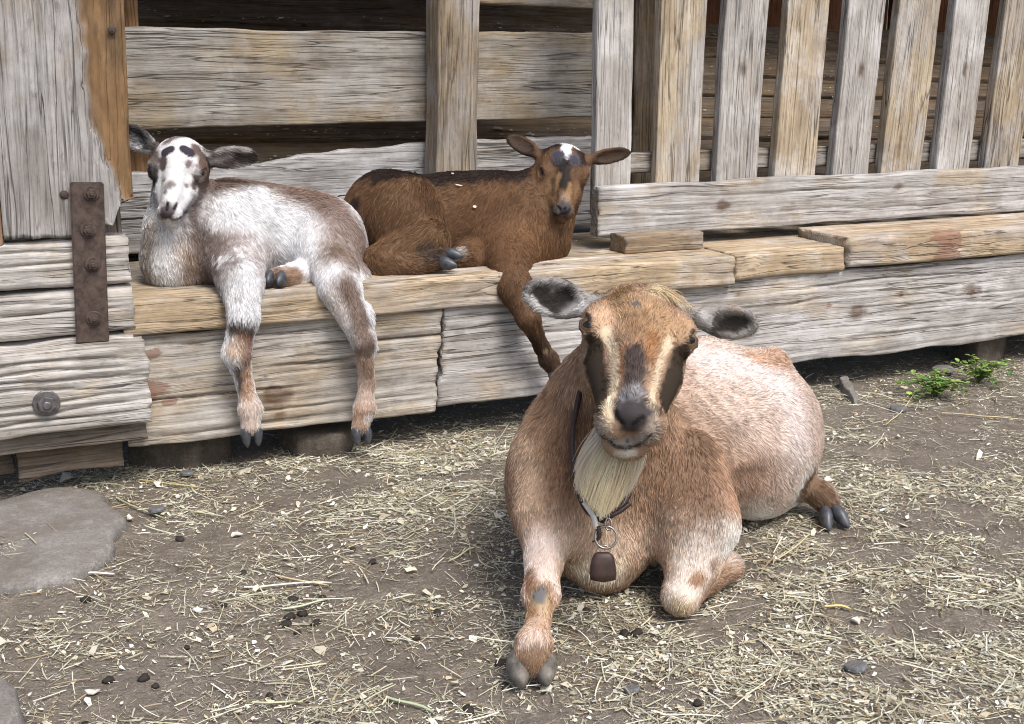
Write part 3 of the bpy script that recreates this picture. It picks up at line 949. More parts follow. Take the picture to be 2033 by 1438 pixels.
    def blend(self, V):
        """hair direction and length over the surface"""
        W = 0; fl = 0; hl = 0
        P = V.astype(np.float32)
        for p in self.pr:
            if p['op'] < 0:
                continue
            d = self.dist(p, P)
            w = np.exp(-np.clip(np.abs(d), 0, 0.2) / 0.009) + 1e-9
            W = W + w; fl = fl + w[:, None] * p['flow']; hl = hl + w * p['hl']
        return fl / W[:, None], hl / W


M_COAT = mat_attr('coat_skin', 'coat', 0.75, 0, 0.2)
M_FUR = mat_attr('fur_hair', 'hcol', 0.6, 0.25, 0.18)


def hair_curves(name, root, pts, rad, col, parent, mat):
    """pts (N,K,3), rad (N,K), col (N,3) -> one hair object"""
    N, K = pts.shape[:2]
    cu = bpy.data.hair_curves.new(name)
    cu.add_curves([K] * N)
    off = np.array(parent.matrix_basis.translation) if parent is not None else np.zeros(3)
    cu.position_data.foreach_set('vector', (pts - off).astype(np.float32).ravel())
    a = cu.attributes.new('radius', 'FLOAT', 'POINT') if 'radius' not in cu.attributes else cu.attributes['radius']
    a.data.foreach_set('value', rad.astype(np.float32).ravel())
    c = cu.attributes.new('hcol', 'FLOAT_COLOR', 'CURVE')
    cc = np.ones((N, 4), np.float32); cc[:, :3] = col
    c.data.foreach_set('color', cc.ravel())
    cu.materials.append(mat)
    o = bpy.data.objects.new(name, cu)
    COL.objects.link(o)
    if parent is not None:
        o.parent = parent
    return o


def make_goat(body, res, base, coat, nhair, width, label, cat, seed, lift=0.35, down=0.35, group=None):
    """surface, coat colour per vertex, fur. coat(V,N) -> rgb, hair length factor (0 = bare)"""
    V, Q = body.surface(res)
    base = np.asarray(base, float)
    o = mesh_obj('goat', V - base, Q, M_COAT, None, True, Matrix.Translation(Vector(base)))
    tag(o, label, cat, group)
    me = o.data
    N = np.zeros(len(V) * 3, np.float32)
    me.vertex_normals.foreach_get('vector', N)
    N = N.reshape(-1, 3).astype(float)
    fl, hl = body.blend(V)
    rgb, hf, bare = coat(V, N)
    rgb = np.clip(rgb, 0.004, 0.9)
    a = me.attributes.new('coat', 'FLOAT_COLOR', 'POINT')
    c = np.ones((len(V), 4), np.float32)
    c[:, :3] = rgb * np.where(bare, 1.0, 0.8)[:, None]
    a.data.foreach_set('color', c.ravel())
    # fur
    r = np.random.default_rng(seed)
    T = np.vstack([Q[:, [0, 1, 2]], Q[:, [0, 2, 3]]])
    A = np.linalg.norm(np.cross(V[T[:, 1]] - V[T[:, 0]], V[T[:, 2]] - V[T[:, 0]]), axis=1)
    L = hl * hf
    wt = A * np.where(bare[T].any(1), 0, 1) / np.clip(L[T].mean(1) / 0.012, 0.35, 1.6)
    cum = np.cumsum(wt); cum /= cum[-1]
    ti = np.searchsorted(cum, r.random(nhair))
    ti = np.minimum(ti, len(T) - 1)
    u, v = r.random(nhair), r.random(nhair)
    f = u + v > 1; u[f], v[f] = 1 - u[f], 1 - v[f]
    bw = np.stack([1 - u - v, u, v], -1)
    def ip(X):
        return (X[T[ti]] * (bw[..., None] if X.ndim > 1 else bw)).sum(1)
    P = ip(V); Nn = ip(N); Nn /= np.linalg.norm(Nn, axis=1)[:, None] + 1e-9
    fd = ip(fl) + np.array([0, 0, -down])
    LL = ip(L) * r.uniform(0.65, 1.25, nhair)
    cl = np.stack([vnoise(P[:, 0] * 95, P[:, 1] * 95, P[:, 2] * 95, seed + i) for i in range(3)], -1)
    cl2 = np.stack([vnoise(P[:, 0] * 28, P[:, 1] * 28, P[:, 2] * 28, seed + 9 + i) for i in range(3)], -1)
    fd = fd + cl * 0.42 + cl2 * 0.3 + r.normal(0, 0.16, (nhair, 3))
    fd -= Nn * (fd * Nn).sum(1)[:, None]
    fd /= np.linalg.norm(fd, axis=1)[:, None] + 1e-9
    li = lift * r.uniform(0.4, 1.4, nhair) * np.clip(LL / 0.010, 0.45, 1.0)
    K = 4
    t = np.linspace(0, 1, K)
    pts = np.zeros((nhair, K, 3))
    for i in range(K):
        pts[:, i] = P - Nn * 0.0004 + (fd * t[i] * 0.95) * LL[:, None] + Nn * (LL * li * (t[i] - 0.45 * t[i] ** 2))[:, None] \
            + np.array([0, 0, -1.0]) * (LL * 0.04 * t[i] ** 2)[:, None]
    rad = width * np.array([1.0, 0.95, 0.7, 0.15])[None] * r.uniform(0.7, 1.2, nhair)[:, None]
    rad = rad * np.clip(LL / 0.010, 0.68, 1.15)[:, None]
    col = ip(rgb)
    tone = np.exp(r.normal(0, 0.27, nhair) + cl[:, 0] * 0.16)
    col = np.clip(col * tone[:, None], 0.003, 0.9)
    hair_curves('fur', None, pts, rad, col, o, M_FUR)
    return o


def ball(c, r, n=14, m=10):
    V = []; Fc = []
    for i in range(m + 1):
        th = math.pi * i / m
        for j in range(n):
            ph = 2 * math.pi * j / n
            V.append((math.sin(th) * math.cos(ph), math.sin(th) * math.sin(ph), math.cos(th)))
    for i in range(m):
        for j in range(n):
            Fc.append([i * n + j, (i + 1) * n + j, (i + 1) * n + (j + 1) % n, i * n + (j + 1) % n])
    V = np.array(V)
    return V * np.asarray(r) + np.asarray(c), Fc


def mat_eye(name, iris, pr):
    k = NT(name)
    tc = k.n('TexCoord'); sp = k.n('SeparateXYZ'); k.l(tc.outputs['Object'], sp.inputs[0])
    # object axes: x sideways, y up, z out of the eye; unit radius
    x2 = k.math('POWER', k.math('ABSOLUTE', sp.outputs[0]), 2.0); y2 = k.math('POWER', k.math('ABSOLUTE', sp.outputs[1]), 2.0)
    rr = k.math('SQRT', k.math('ADD', x2, y2))
    pup = k.math('SQRT', k.math('ADD', x2, k.math('MULTIPLY', y2, pr)))
    nz = k.noise(tc.outputs['Object'], 6, 4)
    irc = k.mix(nz, tuple(np.array(iris) * 0.6), tuple(iris))
    c = k.mix(k.ramp(rr, [(0.72, 0.0), (0.8, 1.0)]), irc, (0.05, 0.035, 0.03))
    c = k.mix(k.ramp(pup, [(0.5, 1.0), (0.56, 0.0)]), c, (0.004, 0.004, 0.005))
    k.l(c, k.b.inputs['Base Color'])
    k.b.inputs['Roughness'].default_value = 0.08
    k.b.inputs['Specular IOR Level'].default_value = 0.6
    return k.m


M_EYE = mat_eye('amber_goat_eye', (0.2, 0.115, 0.05), 3.5)
M_HOOFD = mat_simple('dusty_hoof', (0.15, 0.135, 0.115), 0.75, 0.0, 90, 0.6, 0.6, 0.0015, 0.3)
M_EYED = mat_eye('dark_kid_eye', (0.035, 0.02, 0.012), 2.0)


def add_eye(parent, c, out, up, r, mat):
    out = norm(out); x = norm(np.cross(up, out)); y = np.cross(out, x)
    V, Fc = ball((0, 0, 0), 1.0, 18, 12)
    m = frame(c, x * r, y * r, out * r)
    return mesh_obj('eye', V, Fc, mat, parent, True, m)


def claws(parent, base, toe, up, w, l, h, spread=0.25, mat=None):
    """two claws of one cloven hoof; toe = pointing direction, up = dorsal side"""
    toe = norm(toe); up = norm(np.asarray(up) - toe * np.dot(up, toe)); side = np.cross(toe, up)
    V, Fc = ball((0, 0, 0), 1.0, 16, 12)
    for s in (-1, 1):
        q = V.copy()
        # x side, y toe, z up : a wedge with a flat sole, blunt heel and pointed toe
        t = (q[:, 1] + 1) / 2
        x = q[:, 0] * (1 - 0.5 * t ** 2) - s * 0.25 * t ** 2
        z = q[:, 2] * (1.05 - 0.55 * t)
        z = np.where(z < -0.5, -0.5 + (z + 0.5) * 0.12, z)
        ridge = 1 + 0.03 * np.sin(t * 30)
        q = np.stack([x * w / 2 * ridge, q[:, 1] * l / 2, z * h / 2], -1)
        d = norm(toe + side * s * spread)
        sd_ = norm(side - d * np.dot(side, d)); u2 = np.cross(sd_, d)
        o = mesh_obj('hoof_claw', q, Fc, mat or M_HOOF, parent, True,
                     frame(np.asarray(base) + side * s * w * 0.52 + toe * l * 0.35, sd_, d, u2 if np.dot(u2, up) > 0 else -u2))
        if o.matrix_basis.is_negative:
            o.data.flip_normals()


class Head:
    """goat head in its own axes: x sideways, y towards the nose, z up over the brow; unit = head length"""
    def __init__(self, o, ex, ey, ez, L):
        self.o = np.asarray(o, float); self.M = np.stack([norm(ex), norm(ey), norm(ez)]); self.L = L

    def w(self, *p):
        return self.o + self.L * (np.array(p) @ self.M)

    def loc(self, P):
        return (P - self.o) @ self.M.T / self.L

    def d(self, *v):
        return np.array(v) @ self.M


def head_axes(theta, roll, turn=0.0):
    """theta: how far the nose dips from pointing at the viewer's station, roll: lean, turn: to the side (degrees)"""
    th, ro, tu = [math.radians(a) for a in (theta, roll, turn)]
    r = V_R * math.cos(ro) + V_U * math.sin(ro)
    dn = -V_U * math.cos(ro) + V_R * math.sin(ro)
    fw = -V_F * math.cos(tu) + r * math.sin(tu)
    ex = r * math.cos(tu) + V_F * math.sin(tu)
    ey = fw * math.cos(th) + dn * math.sin(th)
    ez = fw * math.sin(th) - dn * math.cos(th)
    return ex, ey, ez


def head_shape(b, h, kid=False, hl=0.006, jaw=1.0):
    L = h.L; up = -h.d(0, 1, 0)
    nz = 0.0 if not kid else -0.1       # a kid's muzzle is shorter
    xs = 1.0 if kid else 1.03
    def C(a, c, ra, rb, k, sq=None, flow=None, op=1, hl_=None):
        a = (a[0] * xs, a[1], a[2]); c = (c[0] * xs, c[1], c[2])
        b.cap(h.w(*a), h.w(*c), ra * L, rb * L, k * L, (up if flow is None else flow), (hl if hl_ is None else hl_), sq, op)
    def E(c, r, k, flow=None, op=1, hl_=None):
        b.ell(h.w(c[0] * xs, c[1], c[2]), h.M, np.array((r[0] * xs, r[1], r[2])) * L, k * L, (up if flow is None else flow), (hl if hl_ is None else hl_), op)
    w = 1.1 if kid else 1.0
    if kid:
        E((0, -0.02, 0.0), (0.225, 0.215, 0.2), 0.06)                                # brain case
        E((0, -0.01, 0.09), (0.17, 0.16, 0.11), 0.08)                                 # domed brow
        C((0, 0.06, -0.03), (0, 0.52, -0.1), 0.18, 0.085, 0.06)                       # face
    else:
        E((0, 0.04, -0.02), (0.2, 0.16, 0.125), 0.06)
        C((0, 0.08, -0.03), (0, 0.6, -0.1), 0.165, 0.1, 0.06)
    C((0, 0.1, 0.07 if kid else 0.055), (0, 0.66 + nz, -0.045), 0.105, 0.072, 0.05)   # bridge of the nose
    for s in (-1, 1):
        E((s * 0.19 * w, 0.12, 0.04 if not kid else 0.05), (0.058, 0.1, 0.045), 0.08)                     # brow over the eye
        E((s * (0.11 if kid else 0.13), 0.17, -0.16), (0.09 if kid else 0.1, 0.22, 0.15), 0.08)                         # cheek
        C((s * (0.1 if kid else 0.13), 0.32, -0.11), (s * (0.066 if kid else 0.08), 0.6 + nz, -0.13), 0.08, 0.056 if kid else 0.063, 0.05)    # side of the muzzle
        E((s * (0.055 if kid else 0.072), 0.7 + nz, -0.125), (0.06 if kid else 0.074, 0.08, 0.086 if kid else 0.1), 0.03)                 # upper lip, nostril wing
    C((0, 0.06, -0.24), (0, 0.6 + nz, -0.215), 0.13 * jaw, 0.07, 0.06)               # jaw
    E((0, 0.665 + nz, -0.232 if kid else -0.25), (0.078 if kid else 0.1, 0.09, 0.062 if kid else 0.076), 0.04)                          # chin
    E((0, 0.745 + nz, -0.075), (0.062, 0.045, 0.055), 0.03)                          # nose pad
    for s in (-1, 1):
        C((s * 0.088, 0.755 + nz, -0.05), (s * 0.06, 0.79 + nz, -0.075), 0.011, 0.016, 0.012, op=-1)   # nostril
        C((s * 0.06, 0.79 + nz, -0.075), (s * 0.03, 0.802 + nz, -0.1), 0.016, 0.009, 0.012, op=-1)
        C((0, 0.785 + nz, -0.195), (s * 0.08, 0.74 + nz, -0.19), 0.009, 0.009, 0.01, op=-1)           # mouth
        C((s * 0.08, 0.74 + nz, -0.19), (s * 0.17, 0.55 + nz, -0.15), 0.009, 0.008, 0.01, op=-1)
    C((0, 0.8 + nz, -0.115), (0, 0.79 + nz, -0.19), 0.007, 0.006, 0.01, op=-1)


def head_eyes(b, h, kid=False, hl=0.006):
    """sockets and lids, cut after everything else has been blended"""
    L = h.L; up = -h.d(0, 1, 0)
    xs = 1.0 if kid else 1.03; w = 1.1 if kid else 1.0
    def C(a, c, ra, rb, k):
        b.cap(h.w(a[0] * xs, a[1], a[2]), h.w(c[0] * xs, c[1], c[2]), ra * L, rb * L, k * L, up, hl)
    def E(c, r, k, op=1):
        b.ell(h.w(c[0] * xs, c[1], c[2]), h.M, np.array((r[0] * xs, r[1], r[2])) * L, k * L, up, hl, op)
    ey = []
    for s in (-1, 1):
        e = np.array((s * (0.196 * w), 0.155, 0.0))
        E(e, (0.055, 0.08, 0.062), 0.05)
        out = norm((s * 0.75, 0.42, 0.5))
        er = 0.048 if kid else 0.06                                                                    # eyeball
        ce = e + out * 0.006
        E(ce + out * 0.05, (0.05, 0.06, 0.042), 0.01, op=-1)                         # lid opening
        fx = norm((s * -0.3, 0.9, -0.3)); fx = norm(fx - out * np.dot(fx, out)); uy = np.cross(out, fx)
        if uy[2] < 0: uy = -uy
        for (sg, hgt, rr) in ((1, 0.026 if kid else 0.036, 0.013), (-1, 0.024 if kid else 0.036, 0.009)):                  # lids hug the eyeball
            pts = []
            for t in np.linspace(-1, 1, 5):
                q = fx * t * (0.05 if kid else 0.06) + uy * sg * hgt * (1 - t * t)
                q = q + out * math.sqrt(max(er ** 2 - min(q @ q, er ** 2 * 0.97), 0))
                pts.append(ce + q)
            for p0, p1 in zip(pts[:-1], pts[1:]):
                C(p0, p1, rr, rr, 0.012)
        c_ = h.w(ce[0] * xs, ce[1], ce[2])
        ey.append((c_, h.d(*out), er * L * 1.0))
    return ey


def ear_shape(b, root, tip, face, wid, thick, cup=0.6, hl=0.006, droop=0.0):
    """leaf-shaped ear from root to tip, hollow towards `face`"""
    root, tip = np.asarray(root, float), np.asarray(tip, float)
    ax = norm(tip - root); fc = norm(np.asarray(face) - ax * np.dot(face, ax)); wd = np.cross(ax, fc)
    Ln = np.linalg.norm(tip - root)
    mid = root + ax * Ln * 0.53
    b.cap(root - ax * 0.12 * Ln, root + ax * 0.35 * Ln, wid * 0.3, wid * 0.34, 0.012, ax, hl, (fc, 0.6))
    A = np.stack([ax, wd, fc])
    b.ell(mid, A, (Ln * 0.49, wid * 0.52, thick * 1.6), 0.008, ax, hl)
    b.ell(mid + fc * thick * 1.5 + ax * Ln * 0.02, A, (Ln * 0.40, wid * 0.41, thick * 1.7), 0.004, ax, hl, op=-1)
class Paint:
    """coat markings brushed onto the body: strokes follow points found on its surface"""
    def __init__(self, V, N, base, seed=0):
        self.V, self.N = V, N
        self.c = np.tile(np.asarray(base, float), (len(V), 1))
        self.hf = np.ones(len(V)); self.bare = np.zeros(len(V), bool)
        self.n1 = fbm(V[:, 0] * 110, V[:, 1] * 110, V[:, 2] * 110, seed, 3)
        self.n2 = fbm(V[:, 0] * 18, V[:, 1] * 18, V[:, 2] * 18, seed + 50, 3)
        v = V - _C
        self.dep = v @ V_F
        self.px = CX + F_PX * (v @ V_R) / self.dep; self.py = CY - F_PX * (v @ V_U) / self.dep
        self.front = (N @ -V_F) > 0.02

    def pick(self, x, y):
        d = np.hypot(self.px - x, self.py - y)
        m = (d < 7) & self.front
        if not m.any():
            return self.V[np.argmin(d + np.where(self.front, 0, 50))]
        ix = np.nonzero(m)[0]
        return self.V[ix[np.argmin(self.dep[ix])]]

    def wt(self, pts, rpx, soft, noise):
        P = np.array([self.pick(*p) for p in pts])
        dep = ((P - _C) @ V_F).mean()
        r = rpx * dep / F_PX
        D = np.full(len(self.V), 9.0)
        if len(P) == 1:
            D = np.linalg.norm(self.V - P[0], axis=1)
        for a, b in zip(P[:-1], P[1:]):
            ba = b - a; q = self.V - a
            h = np.clip(q @ ba / max(ba @ ba, 1e-12), 0, 1)
            D = np.minimum(D, np.linalg.norm(q - h[:, None] * ba, axis=1))
        D = D / r + (self.n1 * 1.3 + self.n2 * 0.7) * noise * min(1.0, 0.012 / r + 0.35)
        return 1 - sstep(1 - soft, 1 + soft, D)

    def s(self, pts, rpx, col, a=1.0, soft=0.4, noise=0.45):
        w = (self.wt(pts, rpx, soft, noise) * a)[:, None]
        self.c = self.c * (1 - w) + np.asarray(col, float) * w

    def length(self, pts, rpx, f, soft=0.5):
        w = self.wt(pts, rpx, soft, 0.2)
        self.hf = self.hf * (1 - w) + f * w

    def nude(self, pts, rpx, noise=0.15):
        self.bare |= self.wt(pts, rpx, 0.02, noise) > 0.5

    def out(self, jitter=0.12):
        self.c *= (1 + jitter * self.n1 + jitter * self.n2)[:, None]
        return self.c, self.hf, self.bare


I3 = np.eye(3)


def bodyaxes(d):
    d = norm(d); l = norm(np.cross((0, 0, 1), d))
    return np.stack([d, l, np.cross(d, l)])


# ------------------------------------------------------------------ the bearded doe lying on the ground
def build_doe():
    b = Body()
    ax = bodyaxes((0.31, 0.2, 0.0)); back = ax[0]
    fl = back * 0.8 + np.array([0, 0, -0.45])
    HL = 0.00855
    b.ell((0.75, 1.375, 0.128), ax, (0.15, 0.11, 0.116), 0.05, fl, HL)        # ribs
    b.ell((0.845, 1.425, 0.12), ax, (0.19, 0.155, 0.117), 0.06, fl, HL)       # belly
    b.ell((0.96, 1.465, 0.12), ax, (0.115, 0.13, 0.105), 0.06, fl, HL)       # rump
    b.cap((0.74, 1.36, 0.205), (0.96, 1.45, 0.205), 0.03, 0.03, 0.07, fl, HL)  # spine
    for rr_ in range(5):                                                      # ribs and flank hollow just show through the coat
        a0 = np.array((0.80, 1.40, 0.0)) + back * (0.03 * rr_ - 0.02)
        pts_ = [a0 - ax[1] * (0.150 + 0.004 * rr_) * math.sin(t_) + np.array((0, 0, 0.122 + 0.117 * math.cos(t_))) for t_ in (0.75, 1.1, 1.5)]
        b.chain(pts_, [0.008, 0.009, 0.007], 0.02, HL, fl)
    b.cap(onz(1530, 718, 0.215), onz(1490, 735, 0.2), 0.02, 0.03, 0.028, fl, HL)    # hip bone
    b.ell(onz(1540, 890, 0.1), ax, (0.11, 0.05, 0.09), 0.08, fl, HL)          # thigh beside the belly
    b.ell((0.69, 1.29, 0.132), ax, (0.082, 0.082, 0.096), 0.045, (-.05, -.1, -1), HL)   # chest
    b.ell(onz(1210, 1100, 0.05), ax, (0.05, 0.038, 0.045), 0.03, (0, -.2, -1), HL)     # brisket
    b.ell(onz(1100, 965, 0.14), I3, (0.042, 0.05, 0.082), 0.09, (-.1, 0, -1), HL)        # shoulder, extended leg
    b.ell(onz(1380, 985, 0.12), I3, (0.036, 0.042, 0.072), 0.09, (.1, 0, -1), HL)          # shoulder, folded leg
    # head
    ex, ey, ez = head_axes(31, -9, -2)
    L = 0.247
    h = Head(at(1267, 664, 1.365) - ey * 0.155 * L, ex, ey, ez, L)
    head_shape(b, h, False, 0.0075)
    nk = h.w(0, -0.02, -0.14)
    b.chain([(0.715, 1.325, 0.165), (0.695, 1.27, 0.24), nk], [0.086, 0.06, 0.042], 0.045, 0.01, (0.0, -0.1, -1))
    # poll tuft
    b.ell(h.w(0.0, -0.1, 0.06), h.M, np.array((0.13, 0.05, 0.04)) * L, 0.02, h.d(0, 0.2, 1), 0.012)
    ear_shape(b, at(1166, 607, 1.415), at(1042, 577, 1.42), -V_F + V_R * 0.2 - V_U * 0.15, 0.045, 0.005, hl=0.006)
    ear_shape(b, at(1388, 630, 1.415), at(1502, 648, 1.44), -V_F - V_R * 0.2 - V_U * 0.3, 0.040, 0.005, hl=0.006)
    # extended foreleg
    p = [onz(1088, 1040, 0.115), onz(1080, 1110, 0.085), onz(1074, 1180, 0.062), onz(1069, 1232, 0.05), onz(1060, 1278, 0.043), onz(1055, 1305, 0.03)]
    b.chain(p, [0.035, 0.0205, 0.0195, 0.0112, 0.0175, 0.0185], 0.010, 0.007, k0=0.05)
    # folded foreleg
    p = [onz(1400, 1050, 0.1), onz(1378, 1120, 0.06), onz(1352, 1182, 0.031)]
    b.chain(p, [0.034, 0.0255, 0.0215], 0.016, 0.007, k0=0.06)
    p = [onz(1352, 1185, 0.026), onz(1405, 1152, 0.024), onz(1448, 1125, 0.026)]
    b.chain(p, [0.02, 0.0145, 0.018], 0.012, 0.008)
    # hind foot that shows beside the belly
    p = [onz(1540, 960, 0.05), onz(1600, 968, 0.042), onz(1630, 982, 0.036), onz(1645, 1002, 0.024)]
    b.chain(p, [0.03, 0.016, 0.0165, 0.0165], 0.014, 0.008)

    TAN = (0.39, 0.262, 0.175)
    eyes = head_eyes(b, h, False)

    def coat(V, N):
        P = Paint(V, N, TAN, 3)
        frost = (0.68, 0.572, 0.505)
        sa = (V - np.array((0.75, 1.37, 0.12))) @ ax[0] + P.n1 * 0.03 + P.n2 * 0.03
        wf = (sstep(0.03, 0.19, sa) * 0.75)[:, None]
        P.c = P.c * (1 - wf) + np.array(frost) * wf
        P.s([(1420, 760), (1500, 830), (1550, 900)], 110, frost, 0.6, 0.9, 0.6)
        P.s([(1400, 705), (1470, 720), (1545, 760), (1590, 880)], 50, (0.8, 0.7, 0.66), 0.85, 0.8)
        P.s([(1500, 705), (1545, 705)], 26, (0.5, 0.3, 0.18), 0.7, 0.7)
        P.s([(1440, 960), (1500, 960)], 55, (0.46, 0.29, 0.2), 0.6, 0.8)
        P.s([(1080, 800), (1090, 900), (1100, 1000)], 50, (0.26, 0.16, 0.098), 0.85, 0.7)
        P.s([(1140, 840), (1130, 960)], 36, (0.23, 0.132, 0.075), 0.85, 0.7)
        P.s([(1300, 900), (1330, 960)], 66, (0.25, 0.155, 0.1), 0.85, 0.8)
        P.s([(1390, 860), (1400, 960), (1420, 1050), (1428, 1085)], 34, (0.21, 0.13, 0.085), 0.85, 0.7)
        P.s([(1045, 820), (1032, 900), (1040, 1000)], 32, (0.6, 0.44, 0.31), 0.8, 0.8)
        P.s([(1090, 1065), (1180, 1085), (1250, 1085), (1340, 1070)], 48, (0.62, 0.48, 0.37), 0.85, 0.9)
        P.s([(1170, 1140), (1220, 1145)], 34, (0.74, 0.65, 0.52), 0.9, 0.5)
        P.s([(1455, 1085), (1520, 1060), (1580, 1010), (1605, 960)], 40, (0.8, 0.76, 0.7), 0.95, 0.7)
        P.s([(1062, 1085), (1072, 1140)], 50, (0.76, 0.62, 0.54), 0.95, 0.4)
        P.s([(1045, 1135), (1056, 1160)], 17, (0.24, 0.12, 0.06), 0.9, 0.5)
        P.s([(1075, 1182)], 34, (0.33, 0.19, 0.09), 0.85, 0.4)
        P.s([(1085, 1190), (1085, 1240)], 16, (0.6, 0.45, 0.3), 0.7, 0.5)
        P.s([(1072, 1225), (1060, 1255)], 26, (0.6, 0.43, 0.31), 0.85, 0.5)
        P.s([(1056, 1210)], 12, (0.3, 0.16, 0.08), 0.8)
        P.s([(1060, 1275)], 32, (0.72, 0.58, 0.49), 0.9, 0.5)
        P.s([(1035, 1305), (1080, 1305)], 22, (0.27, 0.17, 0.1), 0.9, 0.5)
        P.s([(1070, 1182), (1076, 1170)], 18, (0.3, 0.24, 0.16), 1, 0.3); P.s([(1071, 1180), (1075, 1170)], 13, (0.13, 0.125, 0.122), 1, 0.3); P.nude([(1071, 1180), (1075, 1170)], 12)
        P.s([(1390, 1100), (1365, 1145), (1350, 1180)], 44, (0.78, 0.68, 0.6), 0.95, 0.5)
        P.s([(1345, 1205), (1365, 1208)], 20, (0.55, 0.43, 0.26), 0.8, 0.6)
        P.s([(1392, 1145)], 17, (0.36, 0.2, 0.1), 0.85)
        P.s([(1440, 1130)], 26, (0.6, 0.43, 0.31), 0.8, 0.6)
        P.s([(1425, 1120)], 10, (0.25, 0.14, 0.08), 0.7)
        P.s([(1612, 965), (1640, 1000)], 40, (0.17, 0.1, 0.055), 0.95, 0.4)
        # head
        hp = h.loc(V)
        hd = (hp[:, 1] > -0.3) & (np.abs(hp[:, 0]) < 0.3) & (np.abs(hp[:, 2]) < 0.36) & (hp[:, 1] < 0.9)
        P.s([(1230, 620), (1300, 630)], 62, (0.42, 0.27, 0.15), 0.9, 0.6)
        P.s([(1195, 625), (1205, 650)], 26, (0.66, 0.47, 0.32), 0.8, 0.7)
        P.s([(1345, 650)], 30, (0.5, 0.33, 0.19), 0.8, 0.7)
        P.s([(1296, 665), (1290, 705)], 20, (0.33, 0.155, 0.06), 0.85, 0.7)
        P.s([(1232, 690), (1230, 740)], 12, (0.42, 0.2, 0.08), 0.7, 0.6)
        P.s([(1262, 625), (1260, 660), (1257, 690)], 24, (0.26, 0.155, 0.085), 0.75, 0.8)
        P.s([(1258, 695), (1253, 745), (1249, 780)], 25, (0.065, 0.048, 0.044), 0.97, 0.45, 0.25)
        P.s([(1248, 800)], 34, (0.065, 0.052, 0.05), 0.97, 0.35, 0.2)
        P.s([(1250, 783)], 26, (0.5, 0.49, 0.5), 0.75, 0.8, 0.9)
        P.s([(1174, 690), (1180, 735), (1184, 780)], 29, (0.04, 0.028, 0.018), 1, 0.25, 0.25)
        P.s([(1171, 672), (1176, 690)], 13, (0.045, 0.032, 0.02), 0.95, 0.4, 0.3); P.s([(1366, 694), (1358, 712)], 12, (0.045, 0.032, 0.02), 0.95, 0.4, 0.3)
        P.s([(1186, 795), (1190, 815)], 18, (0.06, 0.042, 0.028), 0.95, 0.4, 0.25)
        P.s([(1356, 712), (1342, 755), (1326, 797)], 27, (0.04, 0.028, 0.018), 1, 0.25, 0.25)
        P.s([(1312, 815)], 14, (0.07, 0.05, 0.03), 0.9, 0.4)
        P.s([(1200, 655), (1214, 700), (1218, 755), (1208, 812), (1198, 850)], 13, (0.78, 0.63, 0.45), 1.0, 0.35, 0.14)
        P.s([(1334, 680), (1312, 735), (1298, 785), (1295, 835)], 13, (0.76, 0.61, 0.44), 1.0, 0.35, 0.14)
        P.s([(1162, 790), (1176, 830)], 8, (0.42, 0.3, 0.15), 0.8)
        P.s([(1190, 850), (1205, 875)], 18, (0.36, 0.31, 0.27), 0.85, 0.6)
        P.s([(1290, 850), (1278, 878)], 18, (0.36, 0.31, 0.27), 0.85, 0.6)
        P.s([(1215, 880), (1240, 888), (1265, 882)], 14, (0.33, 0.3, 0.27), 0.9, 0.5)
        P.s([(1220, 905), (1242, 910), (1262, 903)], 9, (0.6, 0.56, 0.48), 0.9, 0.5)
        nose = (hp[:, 1] > 0.7) & (np.abs(hp[:, 0]) < 0.1 + (hp[:, 2] + 0.03) * 0.75) & (hp[:, 2] > -0.135) & hd
        wn = (sstep(0.67, 0.74, hp[:, 1] + P.n1 * 0.03) * (1 - sstep(-0.02, 0.035, np.abs(hp[:, 0]) - (0.095 + (hp[:, 2] + 0.03) * 0.75) + P.n1 * 0.02)) * sstep(-0.16, -0.13, hp[:, 2]) * hd)[:, None]
        P.c = P.c * (1 - wn) + np.array((0.04, 0.034, 0.034)) * wn
        P.bare |= (wn[:, 0] > 0.8) & (hp[:, 1] > 0.735)
        P.s([(1194, 868), (1213, 889), (1240, 897), (1268, 890), (1290, 868)], 4.5, (0.03, 0.022, 0.02), 0.95, 0.5, 0.2)
        P.s([(1217, 818), (1221, 832), (1232, 843)], 5, (0.008, 0.007, 0.007), 1, 0.4, 0.1)
        P.s([(1280, 822), (1274, 835), (1262, 845)], 5, (0.008, 0.007, 0.007), 1, 0.4, 0.1)
        P.s([(1246, 850), (1244, 880)], 4, (0.06, 0.05, 0.05), 0.8, 0.5, 0.2)
        P.length([(1205, 890), (1240, 900), (1275, 890)], 22, 0.45)
        for (e, o_, r_) in eyes:
            dd = np.linalg.norm(V - (e + o_ * r_ * 0.9), axis=1) / r_
            P.c[dd < 0.82] = (0.075, 0.052, 0.038); P.bare |= dd < 0.8
        P.s([(1215, 585), (1240, 572)], 24, (0.2, 0.12, 0.055), 0.9, 0.5)
        P.s([(1290, 578), (1322, 588)], 12, (0.6, 0.48, 0.31), 0.9, 0.6)
        P.s([(1335, 600)], 12, (0.22, 0.13, 0.07), 0.8, 0.5)
        P.s([(1258, 601)], 10, (0.12, 0.112, 0.115), 1, 0.35, 0.4); P.nude([(1258, 601)], 6)
        # ears
        P.s([(1150, 612), (1100, 590), (1060, 578)], 45, (0.34, 0.32, 0.3), 1, 0.3)
        P.s([(1120, 590), (1090, 600), (1070, 585)], 22, (0.03, 0.025, 0.022), 1, 0.5, 0.5)
        P.s([(1145, 602), (1150, 615)], 15, (0.7, 0.68, 0.66), 0.9, 0.5)
        P.s([(1052, 590), (1064, 615), (1090, 632)], 7, (0.6, 0.58, 0.56), 0.9, 0.5)
        P.s([(1400, 635), (1450, 645), (1490, 645)], 42, (0.3, 0.28, 0.26), 1, 0.3)
